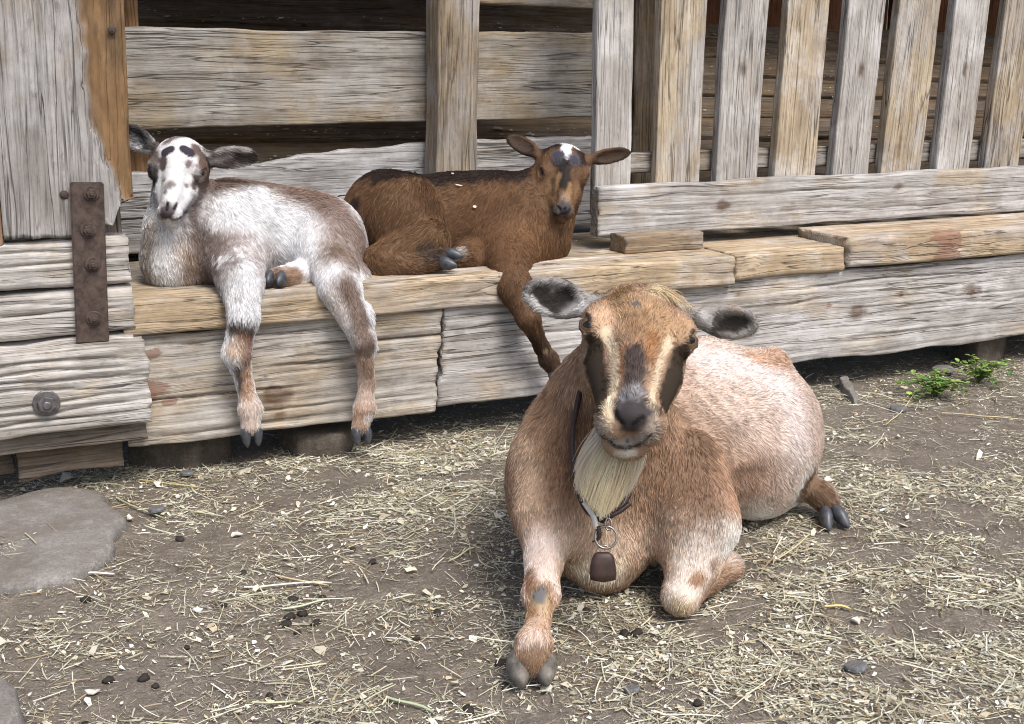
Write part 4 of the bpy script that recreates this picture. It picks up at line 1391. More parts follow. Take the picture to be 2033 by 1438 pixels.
        P.s([(1425, 650), (1455, 648), (1470, 645)], 19, (0.03, 0.025, 0.022), 1, 0.5, 0.5)
        P.s([(1398, 632), (1415, 640)], 11, (0.6, 0.58, 0.56), 0.9, 0.5)
        P.hf = np.where(hd & (hp[:, 2] > -0.24), P.hf, P.hf)
        P.length([(1175, 720), (1178, 790)], 26, 0.6); P.length([(1345, 740), (1325, 790)], 24, 0.6)
        P.length([(1247, 870), (1247, 830)], 40, 0.5)
        return P.out()
    base = (0.8, 1.38, 0.0)
    g = make_goat(b, 0.0026, base, coat, NH[0], 0.00046,
                  'large tan nanny goat with cream beard lying on the straw-strewn ground', 'goat', 21, 0.34)
    for (e, o_, r_) in eyes:
        add_eye(g, e, o_ - V_F * 0.9, V_U, r_, M_EYE)
    claws(g, onz(1052, 1306, 0.023), np.array((-0.3, -1, -0.32)), (0, 0, 1), 0.029, 0.048, 0.046, 0.05, M_HOOFD)
    claws(g, onz(1648, 1012, 0.022), onz(1662, 1042, 0.004) - onz(1646, 1005, 0.022), -V_F + _Z, 0.022, 0.042, 0.03, 0.3)
    claws(g, onz(1440, 1108, 0.022), norm((0.15, 1.0, 0.0)), (0, 0, -1), 0.018, 0.032, 0.026, 0.1)
    # beard
    r = np.random.default_rng(5)
    n = 5200 if NH[0] > 50000 else 1500
    u = r.uniform(-1, 1, n); v = r.uniform(0, 1, n)
    root = np.array([h.w(a * 0.08, 0.4 + c * 0.22, -0.27 + 0.03 * abs(a)) for a, c in zip(u, v)])
    ln = r.uniform(0, 1, n) ** 2
    tx = 1194 + u * 50 + r.normal(0, 4, n) + 9 * np.maximum(u, 0); ty = 1026 - 62 * np.abs(u) ** 1.15 - 48 * ln + r.normal(0, 6, n)
    tip0 = np.array([at(a, c, 1.315 + 0.02 * (1 - q)) for a, c, q in zip(tx, ty, v)])
    K = 7
    pts = np.zeros((n, K, 3))
    tip = tip0
    mid = (root * 0.5 + tip * 0.5) + V_R * (u * 0.011)[:, None] - V_F * 0.006
    for i, t in enumerate(np.linspace(0, 1, K)):
        pts[:, i] = root * (1 - t) ** 2 + 2 * mid * t * (1 - t) + tip * t * t
        pts[:, i] += V_R * (vnoise(u * 9, v * 5, t * 2.0, 3) * 0.002)[:, None]
    rad = np.tile(np.linspace(1.0, 0.25, K) * 0.00035, (n, 1))
    col = np.array((0.84, 0.72, 0.52)) * np.exp(vnoise(u * 14, v * 2, 0, 4) * 0.25 + r.normal(0, 0.12, n))[:, None]
    col = np.where((np.abs(u) > 0.75)[:, None], col * 0.4 + np.array((0.7, 0.66, 0.58)) * 0.55, col)
    hair_curves('beard', None, pts, rad, np.clip(col, 0, 0.85), g, M_FUR)
    # light tuft on the poll
    n = 420
    q = r.normal(0, 1, (n, 2))
    root = np.array([h.w(0.05 + a * 0.06, -0.08 + c * 0.02, 0.13 - abs(a) * 0.02) for a, c in q])
    dirs = np.array([h.d(1.0 + a * 0.5, 0.25 + 0.5 * c, 0.45) for a, c in r.normal(0, 1, (n, 2))])
    ln = r.uniform(0.006, 0.016, n)
    pts = np.stack([root + dirs * (ln * t)[:, None] - V_U * (0.012 * t * t) for t in np.linspace(0, 1, 5)], 1)
    rad = np.tile(np.array([1, 1, 0.8, 0.6, 0.2]) * 0.00032, (n, 1))
    col = np.array((0.6, 0.47, 0.3)) * np.exp(r.normal(0, 0.25, n))[:, None]
    hair_curves('forelock', None, pts, rad, np.clip(col, 0, 0.85), g, M_FUR)
    return g, h


# ------------------------------------------------------------------ white and brown kid
def build_white_kid():
    b = Body()
    fl = np.array((1.0, 0, -0.5)); HL = 0.009
    b.ell(ony(520, 462, 2.07), bodyaxes((1, 0, -0.12)), (0.157, 0.082, 0.084), 0.05, fl, 0.010)
    b.ell(ony(440, 475, 2.05), I3, (0.08, 0.075, 0.09), 0.045, (0.4, 0, -1), 0.013)
    b.ell(ony(345, 512, 2.03), I3, (0.047, 0.05, 0.06), 0.04, (0, -.2, -1), 0.010)
    b.ell(ony(650, 490, 2.05), I3, (0.066, 0.075, 0.078), 0.05, (0.5, 0, -1), 0.009)
    b.cap(ony(725, 478, 2.06), ony(738, 498, 2.05), 0.012, 0.006, 0.015, (0.3, 0, -1), 0.01)
    ex, ey, ez = head_axes(47, -3, 4)
    L = 0.168
    h = Head(ony(351, 343, 2.0) - ey * 0.155 * L, ex, ey, ez, L)
    head_shape(b, h, True, 0.005, 0.85)
    nk = h.w(0, -0.06, -0.12)
    b.chain([ony(352, 515, 2.03), ony(346, 450, 2.03), nk], [0.047, 0.037, 0.037], 0.03, 0.011, (0, -0.1, -1))
    d_ = float((ony(400, 315, 2.03) - _C) @ V_F)
    ear_shape(b, at(408, 316, d_), at(508, 309, d_ + 0.01), -V_F - V_U * 0.5, 0.034, 0.004, hl=0.008)
    ear_shape(b, at(302, 292, d_), at(243, 258, d_ + 0.015), -V_F - V_U * 0.3, 0.036, 0.004, hl=0.008)
    # foreleg over the edge
    p = [ony(465, 505, 1.98), ony(478, 560, 1.885), ony(484, 630, 1.85), ony(470, 700, 1.858), ony(486, 762, 1.868), ony(497, 812, 1.866), ony(498, 845, 1.86)]
    b.chain(p, [0.05, 0.034, 0.022, 0.0205, 0.0115, 0.0165, 0.0145], 0.009, 0.008, (0.05, -.05, -1), k0=0.045)
    # hind leg over the edge
    p = [ony(650, 495, 1.98), ony(674, 570, 1.885), ony(722, 678, 1.852), ony(728, 760, 1.868), ony(724, 812, 1.864), ony(716, 846, 1.858)]
    b.chain(p, [0.048, 0.034, 0.0175, 0.0115, 0.0165, 0.014], 0.010, 0.007, (0.1, -.05, -1), k0=0.045)
    b.cap(ony(706, 550, 1.95), ony(728, 640, 1.875), 0.024, 0.012, 0.02, (0.4, 0, -1), 0.009)
    b.cap(ony(722, 668, 1.862), ony(740, 690, 1.868), 0.015, 0.0085, 0.012, (0.1, 0, -1), 0.007)       # point of the hock
    # leg folded under the belly
    b.chain([ony(640, 545, 2.0), ony(590, 548, 1.95), ony(556, 552, 1.925)], [0.03, 0.02, 0.018], 0.015, 0.008)

    eyes = head_eyes(b, h, True)

    def coat(V, N):
        WH = (0.76, 0.755, 0.76); DK = (0.12, 0.085, 0.07); BR = (0.24, 0.155, 0.11)
        P = Paint(V, N, WH, 13)
        # back and rump
        P.s([(415, 352), (480, 345), (560, 356), (640, 385)], 38, (0.16, 0.095, 0.062), 0.92, 0.5)
        P.s([(600, 380), (660, 410), (700, 450), (720, 490)], 60, (0.25, 0.175, 0.14), 0.92, 0.6, 0.7)
        P.s([(640, 480), (690, 500)], 40, (0.22, 0.15, 0.11), 0.85, 0.6)
        P.s([(620, 490), (660, 490)], 18, (0.15, 0.1, 0.065), 0.8, 0.6)
        # shoulder: dark streaks
        P.s([(412, 375), (400, 440), (408, 500), (415, 560)], 42, DK, 0.95, 0.6, 0.8)
        P.s([(425, 440), (440, 500), (450, 560)], 26, (0.17, 0.135, 0.12), 0.75, 0.9, 1.5)
        P.s([(490, 470), (520, 520), (540, 500)], 34, (0.36, 0.28, 0.25), 0.55, 0.9, 1.6)
        P.s([(400, 520), (430, 560), (440, 590)], 30, (0.2, 0.155, 0.14), 0.7, 0.9, 1.5)
        # neck
        P.s([(290, 460), (280, 520), (290, 560)], 24, (0.3, 0.25, 0.2), 0.8, 0.6)
        P.s([(370, 500), (385, 550)], 24, (0.42, 0.31, 0.23), 0.6, 0.8)
        # white flank
        P.s([(455, 410), (520, 420), (580, 440), (600, 500)], 46, WH, 0.95, 0.5, 0.5)
        # foreleg
        P.s([(470, 570), (490, 620)], 36, WH, 0.8, 0.5)
        P.s([(455, 655), (500, 662)], 17, (0.11, 0.085, 0.075), 0.95, 0.5)
        P.s([(490, 680), (497, 720)], 20, (0.3, 0.17, 0.11), 0.85, 0.5)
        P.s([(458, 705), (470, 690)], 18, (0.62, 0.47, 0.37), 0.9, 0.5)
        P.s([(470, 740), (478, 785)], 12, (0.1, 0.065, 0.05), 0.9, 0.5)
        P.s([(497, 740), (500, 780)], 14, (0.5, 0.33, 0.23), 0.9, 0.5)
        P.s([(495, 810), (495, 845)], 30, (0.62, 0.47, 0.37), 0.75, 0.7)
        # hind leg
        P.s([(690, 560), (715, 620), (735, 680), (730, 700)], 26, (0.17, 0.105, 0.07), 0.9, 0.6)
        P.s([(650, 590), (672, 640)], 20, (0.76, 0.68, 0.63), 0.85, 0.6)
        P.s([(720, 740), (725, 800)], 34, (0.52, 0.38, 0.29), 0.85, 0.6)
        P.s([(735, 720), (745, 760)], 14, (0.3, 0.2, 0.13), 0.7, 0.6)
        P.s([(715, 840)], 26, (0.36, 0.22, 0.13), 0.8, 0.6)
        P.s([(738, 835)], 10, (0.7, 0.66, 0.62), 0.9)
        P.s([(735, 492)], 10, WH, 1)
        P.s([(590, 548), (560, 552)], 25, (0.3, 0.18, 0.1), 0.9)
        # face
        P.s([(305, 285), (300, 310)], 18, DK, 0.95, 0.4)
        P.s([(330, 275), (355, 265)], 10, (0.13, 0.08, 0.065), 0.9, 0.5)
        P.s([(395, 290), (408, 310), (412, 335)], 12, (0.13, 0.08, 0.06), 0.95, 0.4)
        P.s([(297, 340), (300, 365)], 12, (0.03, 0.025, 0.025), 0.95, 0.4)
        P.s([(319, 312), (318, 330)], 9, (0.09, 0.065, 0.06), 0.97, 0.35, 0.5)
        P.s([(382, 325), (379, 332)], 5, (0.15, 0.1, 0.09), 0.9, 0.5)
        P.s([(330, 365), (338, 358)], 9, (0.14, 0.11, 0.1), 0.85, 0.6, 0.7)
        P.s([(325, 375)], 7, (0.1, 0.07, 0.06), 0.9, 0.5, 0.6)
        P.s([(320, 357)], 5, (0.2, 0.15, 0.12), 0.8, 0.5)
        P.s([(377, 367)], 5, (0.22, 0.16, 0.12), 0.9, 0.5)
        P.s([(393, 360), (392, 375)], 8, (0.11, 0.08, 0.065), 0.95, 0.5, 0.6)
        P.s([(315, 425), (325, 440)], 8, (0.25, 0.22, 0.2), 0.8, 0.5)
        P.s([(370, 430), (378, 420)], 5, (0.25, 0.2, 0.2), 0.8)
        hp = h.loc(V)
        hd = (hp[:, 1] > -0.3) & (np.abs(hp[:, 0]) < 0.3) & (np.abs(hp[:, 2]) < 0.36) & (hp[:, 1] < 0.9)
        wn = (sstep(0.585, 0.64, hp[:, 1] + P.n1 * 0.02) * (1 - sstep(-0.015, 0.02, np.abs(hp[:, 0]) - (0.082 + (hp[:, 2] + 0.03) * 0.6))) * sstep(-0.15, -0.12, hp[:, 2]) * hd)[:, None]
        P.c = P.c * (1 - wn) + np.array((0.09, 0.075, 0.08)) * wn; P.bare |= wn[:, 0] > 0.8
        for (e, o_, r_) in eyes:
            dd = np.linalg.norm(V - (e + o_ * r_ * 0.9), axis=1) / r_
            P.c[dd < 0.82] = (0.075, 0.052, 0.038); P.bare |= dd < 0.8
        P.s([(313, 428), (326, 438), (342, 443), (360, 438), (376, 424)], 3.5, (0.05, 0.04, 0.04), 0.9, 0.5, 0.2)
        P.s([(331, 402), (336, 412)], 3.5, (0.012, 0.01, 0.01), 1, 0.4, 0.1); P.s([(357, 405), (352, 413)], 3.5, (0.012, 0.01, 0.01), 1, 0.4, 0.1)
        for q in ([(323, 298), (339, 291)], [(369, 290), (384, 301)]):      # horn buds
            P.s(q, 10, (0.035, 0.028, 0.04), 1, 0.15, 0.12); P.nude(q, 9)
        # ears
        P.s([(425, 318), (465, 312), (500, 312)], 24, (0.06, 0.045, 0.04), 1, 0.3)
        P.s([(415, 306), (460, 300), (495, 303)], 6, (0.45, 0.42, 0.4), 0.8, 0.5)
        P.s([(430, 318), (450, 312)], 8, (0.4, 0.37, 0.36), 0.6, 0.8, 1.0)
        P.s([(285, 280), (255, 262)], 22, (0.08, 0.075, 0.075), 1, 0.3)
        P.s([(275, 290), (262, 275)], 9, (0.36, 0.35, 0.36), 0.6, 0.7)
        P.length([(360, 390), (350, 340)], 50, 0.9)
        P.length([(480, 600), (490, 640)], 40, 1.25)
        return P.out()
    base = (0.43, 2.06, 0.29)
    g = make_goat(b, 0.0021, base, coat, NH[1], 0.00044,
                  'white and brown spotted kid lying on the plank ledge, two legs hanging down', 'goat', 31, 0.4, 0.3, 'goat kids resting on the plank ledge')
    for (e, o_, r_) in eyes:
        add_eye(g, e, o_ - V_F * 0.6, V_U, r_, M_EYED)
    claws(g, ony(498, 850, 1.86), (0.02, -0.25, -1), (0, -1, -0.1), 0.019, 0.036, 0.03, 0.08)
    claws(g, ony(716, 850, 1.858), (0.02, -0.4, -1), (0, -1, -0.1), 0.019, 0.034, 0.03, 0.12)
    claws(g, ony(550, 552, 1.92), (-0.45, -0.85, -0.1), (0, -0.1, 1), 0.019, 0.034, 0.036, 0.06)
    return g


# ------------------------------------------------------------------ chestnut kid
def build_brown_kid():
    b = Body()
    fl = np.array((-1.0, 0, -0.55)); HL = 0.0085
    b.ell(ony(905, 440, 2.1), I3, (0.165, 0.085, 0.092), 0.05, fl, HL)
    b.ell(ony(765, 440, 2.09), I3, (0.078, 0.085, 0.092), 0.05, (-1, 0, -.6), HL)
    b.ell(ony(805, 435, 2.02), I3, (0.068, 0.045, 0.082), 0.02, (-.5, 0, -1), 0.012)
    b.cap(ony(845, 480, 1.985), ony(755, 522, 1.985), 0.042, 0.032, 0.012, (-1, 0, -.4), 0.012)
    b.chain([ony(760, 528, 1.97), ony(820, 528, 1.95), ony(872, 515, 1.94)], [0.026, 0.019, 0.018], 0.008, 0.008)
    b.ell(ony(1010, 450, 2.06), I3, (0.082, 0.075, 0.095), 0.05, (-.5, 0, -1), HL)
    b.ell(ony(1062, 468, 2.04), I3, (0.058, 0.06, 0.075), 0.04, (0, 0, -1), HL)
    ex, ey, ez = head_axes(47, -6, 8)
    L = 0.165
    h = Head(ony(1120, 350, 2.0) - ey * 0.155 * L, ex, ey, ez, L)
    head_shape(b, h, True, 0.0065, 0.85)
    nk = h.w(0, -0.06, -0.12)
    b.chain([ony(1055, 455, 2.05), ony(1080, 400, 2.05), nk], [0.068, 0.052, 0.04], 0.035, 0.013, (-.2, 0, -1))
    d_ = float((ony(1100, 310, 2.04) - _C) @ V_F)
    ear_shape(b, at(1068, 305, d_), at(1008, 272, d_ + 0.01), -V_F + V_R * 0.3, 0.030, 0.004, hl=0.005)
    ear_shape(b, at(1172, 317, d_), at(1250, 302, d_ + 0.01), -V_F - V_U * 0.3, 0.027, 0.004, hl=0.005)
    p = [ony(1008, 515, 1.97), ony(1022, 572, 1.885), ony(1049, 632, 1.852), ony(1075, 688, 1.864), ony(1089, 714, 1.864), ony(1101, 733, 1.855)]
    b.chain(p, [0.043, 0.029, 0.0185, 0.0115, 0.015, 0.0135], 0.010, 0.0075, (0.15, -.05, -1), k0=0.05)
    b.chain([ony(960, 525, 2.03), ony(920, 515, 1.99)], [0.04, 0.025], 0.02, 0.01)

    eyes = head_eyes(b, h, True)

    def coat(V, N):
        RU = (0.15, 0.084, 0.045)
        P = Paint(V, N, RU, 23)
        P.s([(800, 440), (790, 480)], 60, (0.19, 0.112, 0.06), 0.6, 0.9)
        P.s([(850, 370), (866, 410)], 18, (0.09, 0.045, 0.022), 0.7, 0.7)
        P.s([(960, 400), (990, 480)], 60, (0.135, 0.066, 0.03), 0.6, 0.9)
        P.s([(1060, 460), (1080, 500)], 40, (0.215, 0.115, 0.055), 0.7, 0.8)
        top = sstep(0.72, 0.9, N[:, 2] + P.n1 * 0.12) * sstep(0.40, 0.42, V[:, 2]) * (1 - sstep(-0.02, 0.02, V[:, 0] - float(ony(1050, 340, 2.08)[0]))) * 0.92
        P.c = P.c * (1 - top[:, None]) + np.array((0.018, 0.013, 0.012)) * top[:, None]
        P.s([(700, 400), (690, 430)], 14, (0.02, 0.015, 0.015), 0.9, 0.6)
        P.s([(870, 500), (850, 495)], 22, (0.06, 0.045, 0.035), 0.9, 0.6)
        P.s([(915, 490)], 14, (0.55, 0.5, 0.45), 0.9, 0.6)
        P.s([(1060, 690), (1085, 715), (1100, 735)], 24, (0.045, 0.028, 0.018), 0.9, 0.6)
        P.s([(1088, 700)], 7, (0.4, 0.3, 0.2), 0.7)
        P.s([(1075, 640), (1092, 680)], 8, (0.06, 0.035, 0.02), 0.7)
        hp = h.loc(V)
        hd = (hp[:, 1] > -0.3) & (np.abs(hp[:, 0]) < 0.3) & (np.abs(hp[:, 2]) < 0.36) & (hp[:, 1] < 0.9)
        P.s([(1090, 370), (1100, 395)], 20, (0.24, 0.14, 0.07), 0.8, 0.6)
        P.s([(1150, 370), (1140, 395)], 14, (0.24, 0.14, 0.07), 0.8, 0.6)
        P.s([(1090, 285), (1110, 280)], 20, (0.03, 0.02, 0.018), 0.95, 0.4)
        P.s([(1160, 300), (1162, 315)], 14, (0.025, 0.018, 0.018), 0.95, 0.4)
        P.s([(1115, 320), (1122, 340), (1120, 358)], 15, (0.022, 0.018, 0.018), 0.95, 0.4)
        P.s([(1100, 315), (1150, 318)], 14, (0.03, 0.025, 0.025), 0.9, 0.4)
        P.s([(1098, 375), (1104, 345)], 5, (0.4, 0.24, 0.11), 0.7, 0.6)
        P.s([(1139, 365), (1135, 385)], 5, (0.38, 0.22, 0.1), 0.7, 0.6)
        P.s([(1092, 355), (1092, 385)], 5, (0.05, 0.03, 0.02), 0.8, 0.6)
        P.s([(1112, 392), (1124, 392)], 10, (0.4, 0.3, 0.24), 0.7, 0.7)
        P.s([(1098, 420), (1115, 428), (1132, 420)], 12, (0.16, 0.15, 0.15), 0.85, 0.5)
        P.s([(1135, 280), (1124, 290), (1127, 302)], 10, (0.82, 0.82, 0.84), 1, 0.2, 0.25)
        P.s([(1146, 282), (1128, 274)], 15, (0.82, 0.82, 0.84), 1, 0.2, 0.25)
        for q in ((1102, 307), (1147, 313)):
            P.s([q], 14, (0.1, 0.095, 0.11), 1, 0.25, 0.35); P.s([q], 10, (0.045, 0.04, 0.055), 1, 0.3, 0.4); P.nude([q], 10)
        wn = (sstep(0.585, 0.64, hp[:, 1] + P.n1 * 0.02) * (1 - sstep(-0.015, 0.02, np.abs(hp[:, 0]) - (0.082 + (hp[:, 2] + 0.03) * 0.6))) * sstep(-0.15, -0.12, hp[:, 2]) * hd)[:, None]
        P.c = P.c * (1 - wn) + np.array((0.06, 0.055, 0.06)) * wn; P.bare |= wn[:, 0] > 0.8
        for (e, o_, r_) in eyes:
            dd = np.linalg.norm(V - (e + o_ * r_ * 0.9), axis=1) / r_
            P.c[dd < 0.82] = (0.075, 0.052, 0.038); P.bare |= dd < 0.8
        P.s([(1088, 418), (1100, 429), (1113, 433), (1128, 428), (1138, 416)], 3, (0.02, 0.016, 0.016), 0.9, 0.5, 0.2)
        P.s([(1103, 405), (1107, 413)], 3, (0.01, 0.008, 0.008), 1, 0.4, 0.1); P.s([(1126, 406), (1121, 414)], 3, (0.01, 0.008, 0.008), 1, 0.4, 0.1)
        P.s([(1045, 297), (1018, 280)], 20, (0.045, 0.03, 0.022), 0.9, 0.6)
        P.s([(1195, 316), (1240, 305)], 16, (0.05, 0.032, 0.022), 0.9, 0.6)
        P.length([(1110, 350), (1115, 400)], 50, 0.9)
        return P.out()
    base = (0.83, 2.08, 0.29)
    g = make_goat(b, 0.0021, base, coat, NH[2], 0.00042,
                  'chestnut brown kid with a white blaze lying on the plank ledge', 'goat', 41, 0.36, 0.3, 'goat kids resting on the plank ledge')
    for (e, o_, r_) in eyes:
        add_eye(g, e, o_ - V_F * 0.6, V_U, r_, M_EYED)
    claws(g, ony(1102, 736, 1.855), (0.3, -0.4, -1), (0.4, -1, 0.1), 0.018, 0.034, 0.028, 0.1)
    claws(g, ony(880, 512, 1.935), (0.6, -0.75, -0.1), (-0.5, -0.3, 0.8), 0.023, 0.04, 0.032, 0.14)
    return g


NH = (240000, 115000, 105000)
doe, doe_head = build_doe()
kid_w = build_white_kid()
kid_b = build_brown_kid()
# ------------------------------------------------------------------ collar with ring and bell
def build_collar():
    root = empty('collar', at(1196, 1030, 1.375), 'thin dark leather collar with steel ring and brown bell round the nanny goat\'s neck', 'collar')
    pts = [at(1196, 1034, 1.372), at(1168, 1016, 1.372), at(1152, 985, 1.375), at(1140, 930, 1.385), at(1136, 870, 1.40), at(1144, 815, 1.42), at(1160, 765, 1.44), at(1215, 735, 1.5),
           at(1275, 760, 1.5), at(1278, 830, 1.47), at(1268, 900, 1.43), at(1254, 965, 1.395), at(1232, 1008, 1.376)]
    p = spline(pts + [pts[0]], 80)[:-1]
    V, Fc = tube(p, 0.0036, 8, True)
    mesh_obj('strap', V, Fc, M_LEATHER, root)
    # doubled end of the strap
    p = spline([at(1250, 1000, 1.366), at(1225, 1018, 1.362), at(1198, 1026, 1.36), at(1180, 1018, 1.362)], 14)
    V, Fc = tube(p, [0.003] * 14, 8); mesh_obj('strap_end', V, Fc, M_LEATHER, root)
    # clasp: white metal tongue and dark hook
    p = spline([at(1158, 998, 1.36), at(1170, 1014, 1.357), at(1180, 1030, 1.356), at(1184, 1050, 1.356)], 12)
    V, Fc = tube(p, np.linspace(0.0022, 0.0034, 12), 8); mesh_obj('clasp', V, Fc, M_BONE, root)
    p = spline([at(1186, 1045, 1.356), at(1190, 1062, 1.355), at(1186, 1072, 1.355), at(1176, 1076, 1.355)], 12)
    V, Fc = tube(p, np.linspace(0.0036, 0.001, 12), 8); mesh_obj('hook', V, Fc, M_LEATHER, root)
    def ring(name, c, r, t, mat, tilt=0.0, sx=1.0):
        n = 36
        a = np.linspace(0, 2 * math.pi, n, endpoint=False)
        q = np.array([c + V_R * r * sx * math.cos(x) + (V_U + V_F * tilt) * r * math.sin(x) for x in a])
        V, Fc = tube(q, t, 8, True); mesh_obj(name, V, Fc, mat, root)
    ring('link', at(1208, 1041, 1.357), 0.0065, 0.0011, M_STEEL, 0.2, 0.55)
    ring('ring', at(1203, 1067, 1.354), 0.0122, 0.0014, M_STEEL, 0.15)
    ring('bell_loop', at(1198, 1094, 1.353), 0.0062, 0.0010, M_STEEL, 0.1, 1.1)
    # bell: flattened, tapering to the top, with a domed face
    c = at(1197, 1124, 1.350)
    rows = [(-1.0, 0.9, 0.75), (-0.97, 1.0, 0.95), (-0.5, 1.06, 1.0), (0.1, 1.0, 1.0), (0.6, 0.86, 0.85), (0.88, 0.7, 0.6), (1.0, 0.45, 0.3)]
    V = []; n = 20
    for (y, w, d) in rows:
        for j in range(n):
            a = 2 * math.pi * j / n
            sx = math.copysign(abs(math.cos(a)) ** 0.55, math.cos(a)); sz = math.copysign(abs(math.sin(a)) ** 0.8, math.sin(a))
            V.append(c + V_R * 0.0142 * w * sx + V_U * (0.0155 * y + 0.002 * (1 - abs(sx)) * (-1 if y < -0.6 else 0)) - V_F * 0.006 * d * sz)
    Fc = [[i * n + j, i * n + (j + 1) % n, (i + 1) * n + (j + 1) % n, (i + 1) * n + j] for i in range(len(rows) - 1) for j in range(n)]
    Fc.append(list(range(n))[::-1]); Fc.append([(len(rows) - 1) * n + j for j in range(n)])
    mesh_obj('bell', V, Fc, M_BELL, root)


build_collar()

# ------------------------------------------------------------------ straw, chips, dust
M_STRAW = mat_attr('straw', 'scol', 0.7, 0.15, 0.25)


def density(x, y):
    """how thick the litter lies (0..1)"""
    d = np.full_like(x, 0.2)
    def blob(px, py, rx, ry, a):
        c = onz(px, py, 0)
        e1 = (x - c[0]) * V_R[0] + (y - c[1]) * V_R[1]; e2 = (x - c[0]) * _Fh[0] + (y - c[1]) * _Fh[1]
        return a * np.exp(-(e1 / rx) ** 2 - (e2 / ry) ** 2)
    for b in ((850, 900, .26, .1, .9), (640, 980, .25, .07, .5), (930, 980, .12, .12, .55), (340, 930, .12, .06, .45), (150, 930, .14, .05, .5),
              (1800, 1100, .34, .22, .85), (1900, 1300, .3, .15, .9), (1550, 1180, .18, .1, .6), (1500, 1420, .3, .06, .6), (1680, 870, .12, .04, .25), (1720, 790, .07, .05, .5), (1900, 960, .3, .08, .45),
              (250, 1290, .1, .05, .45), (620, 1180, .14, .035, .5), (880, 1400, .12, .05, .6), (100, 1000, .1, .05, .3), (1050, 1200, .3, .05, .12), (320, 1150, .1, .02, .25), (1350, 1290, .25, .06, .22)):
        d = d + blob(*b)
    d = d * np.clip(0.75 + 1.6 * fbm(x * 8, y * 8, 0, 77, 3) + 1.0 * fbm(x * 30, y * 30, 0, 78, 2), 0.05, 2)
    back = x * 0 + 1
    return np.clip(d, 0.02, 1.0)


def scatter(n, seed, pw=1.0):
    r = np.random.default_rng(seed)
    X = []; Y = []
    tot = 0
    while tot < n:
        x = r.uniform(-0.55, 2.75, 60000); y = r.uniform(0.55, 2.35, 60000)
        v0, v1 = x * V_R[0] + y * V_R[1], x * _Fh[0] + y * _Fh[1]
        ok = (np.abs(v0) < v1 * 0.5 + 0.12) & (v1 > 0.95)
        d = density(x, y) ** pw * np.where(y > 2.0, 0.35, 1.0)
        k = ok & (r.random(60000) < d)
        X.append(x[k]); Y.append(y[k]); tot += k.sum()
    return np.concatenate(X)[:n], np.concatenate(Y)[:n], r


def zsurf(x, y):
    z = ground_z(x, y)
    # litter also lies on the big flat stone
    c = onz(40, 1060, 0.02)
    return z + 0.02 * np.exp(-(((x - c[0]) / 0.13) ** 6 + ((y - c[1]) / 0.075) ** 6))


STRAWC = np.array([(0.5, 0.45, 0.31), (0.62, 0.57, 0.43), (0.44, 0.43, 0.3), (0.72, 0.69, 0.57), (0.36, 0.29, 0.18), (0.5, 0.5, 0.37), (0.28, 0.22, 0.14), (0.66, 0.63, 0.5)])
CHIPC = np.array([(0.76, 0.72, 0.6), (0.68, 0.62, 0.47), (0.8, 0.78, 0.7), (0.56, 0.48, 0.33), (0.64, 0.59, 0.44)])


def straw_mesh(name, x, y, ln, wd, r, pal, lift=0.006, segs=4, curl=0.25):
    n = len(x)
    a = r.vonmises(0.0, 0.45, n)                                # most lie across the slope of the yard
    a = np.where(r.random(n) < 0.45, r.uniform(0, math.pi, n), a - YAW)
    z = zsurf(x, y) + 0.0015 + r.uniform(0, 1, n) ** 2 * lift
    t = np.linspace(-0.5, 0.5, segs)
    cv = r.normal(0, curl, n); tilt = r.normal(0, 0.05, n)
    roll = r.normal(0, 0.5, n)
    V = np.zeros((n, segs, 2, 3))
    for i, s_ in enumerate(t):
        an = a + cv * s_
        cx = x + ln * s_ * np.cos(a + cv * s_ * 0.5); cy = y + ln * s_ * np.sin(a + cv * s_ * 0.5)
        cz = z + ln * s_ * tilt + 0.3 * ln * cv * (0.25 - s_ * s_) * 0.3
        w = wd * (1.0 - 0.35 * abs(s_) * 2 * (r.random(n)))
        for j, sg in enumerate((-0.5, 0.5)):
            V[:, i, j, 0] = cx - np.sin(an) * w * sg * np.cos(roll); V[:, i, j, 1] = cy + np.cos(an) * w * sg * np.cos(roll)
            V[:, i, j, 2] = cz + w * sg * np.sin(roll)
    gz = zsurf(V[..., 0].ravel(), V[..., 1].ravel()).reshape(V.shape[:3])
    V[..., 2] = np.maximum(V[..., 2], gz + 0.0008)
    idx = np.arange(n * segs * 2).reshape(n, segs, 2)
    Q = np.stack([idx[:, :-1, 0], idx[:, 1:, 0], idx[:, 1:, 1], idx[:, :-1, 1]], -1).reshape(-1, 4)
    col = pal[r.integers(0, len(pal), n)] * np.exp(r.normal(0, 0.18, n))[:, None]
    col = np.repeat(col, segs * 2, 0)
    o = mesh_obj(name, V.reshape(-1, 3), Q, M_STRAW, None, False, None, {'scol': np.clip(col, 0, 0.85)})
    return o


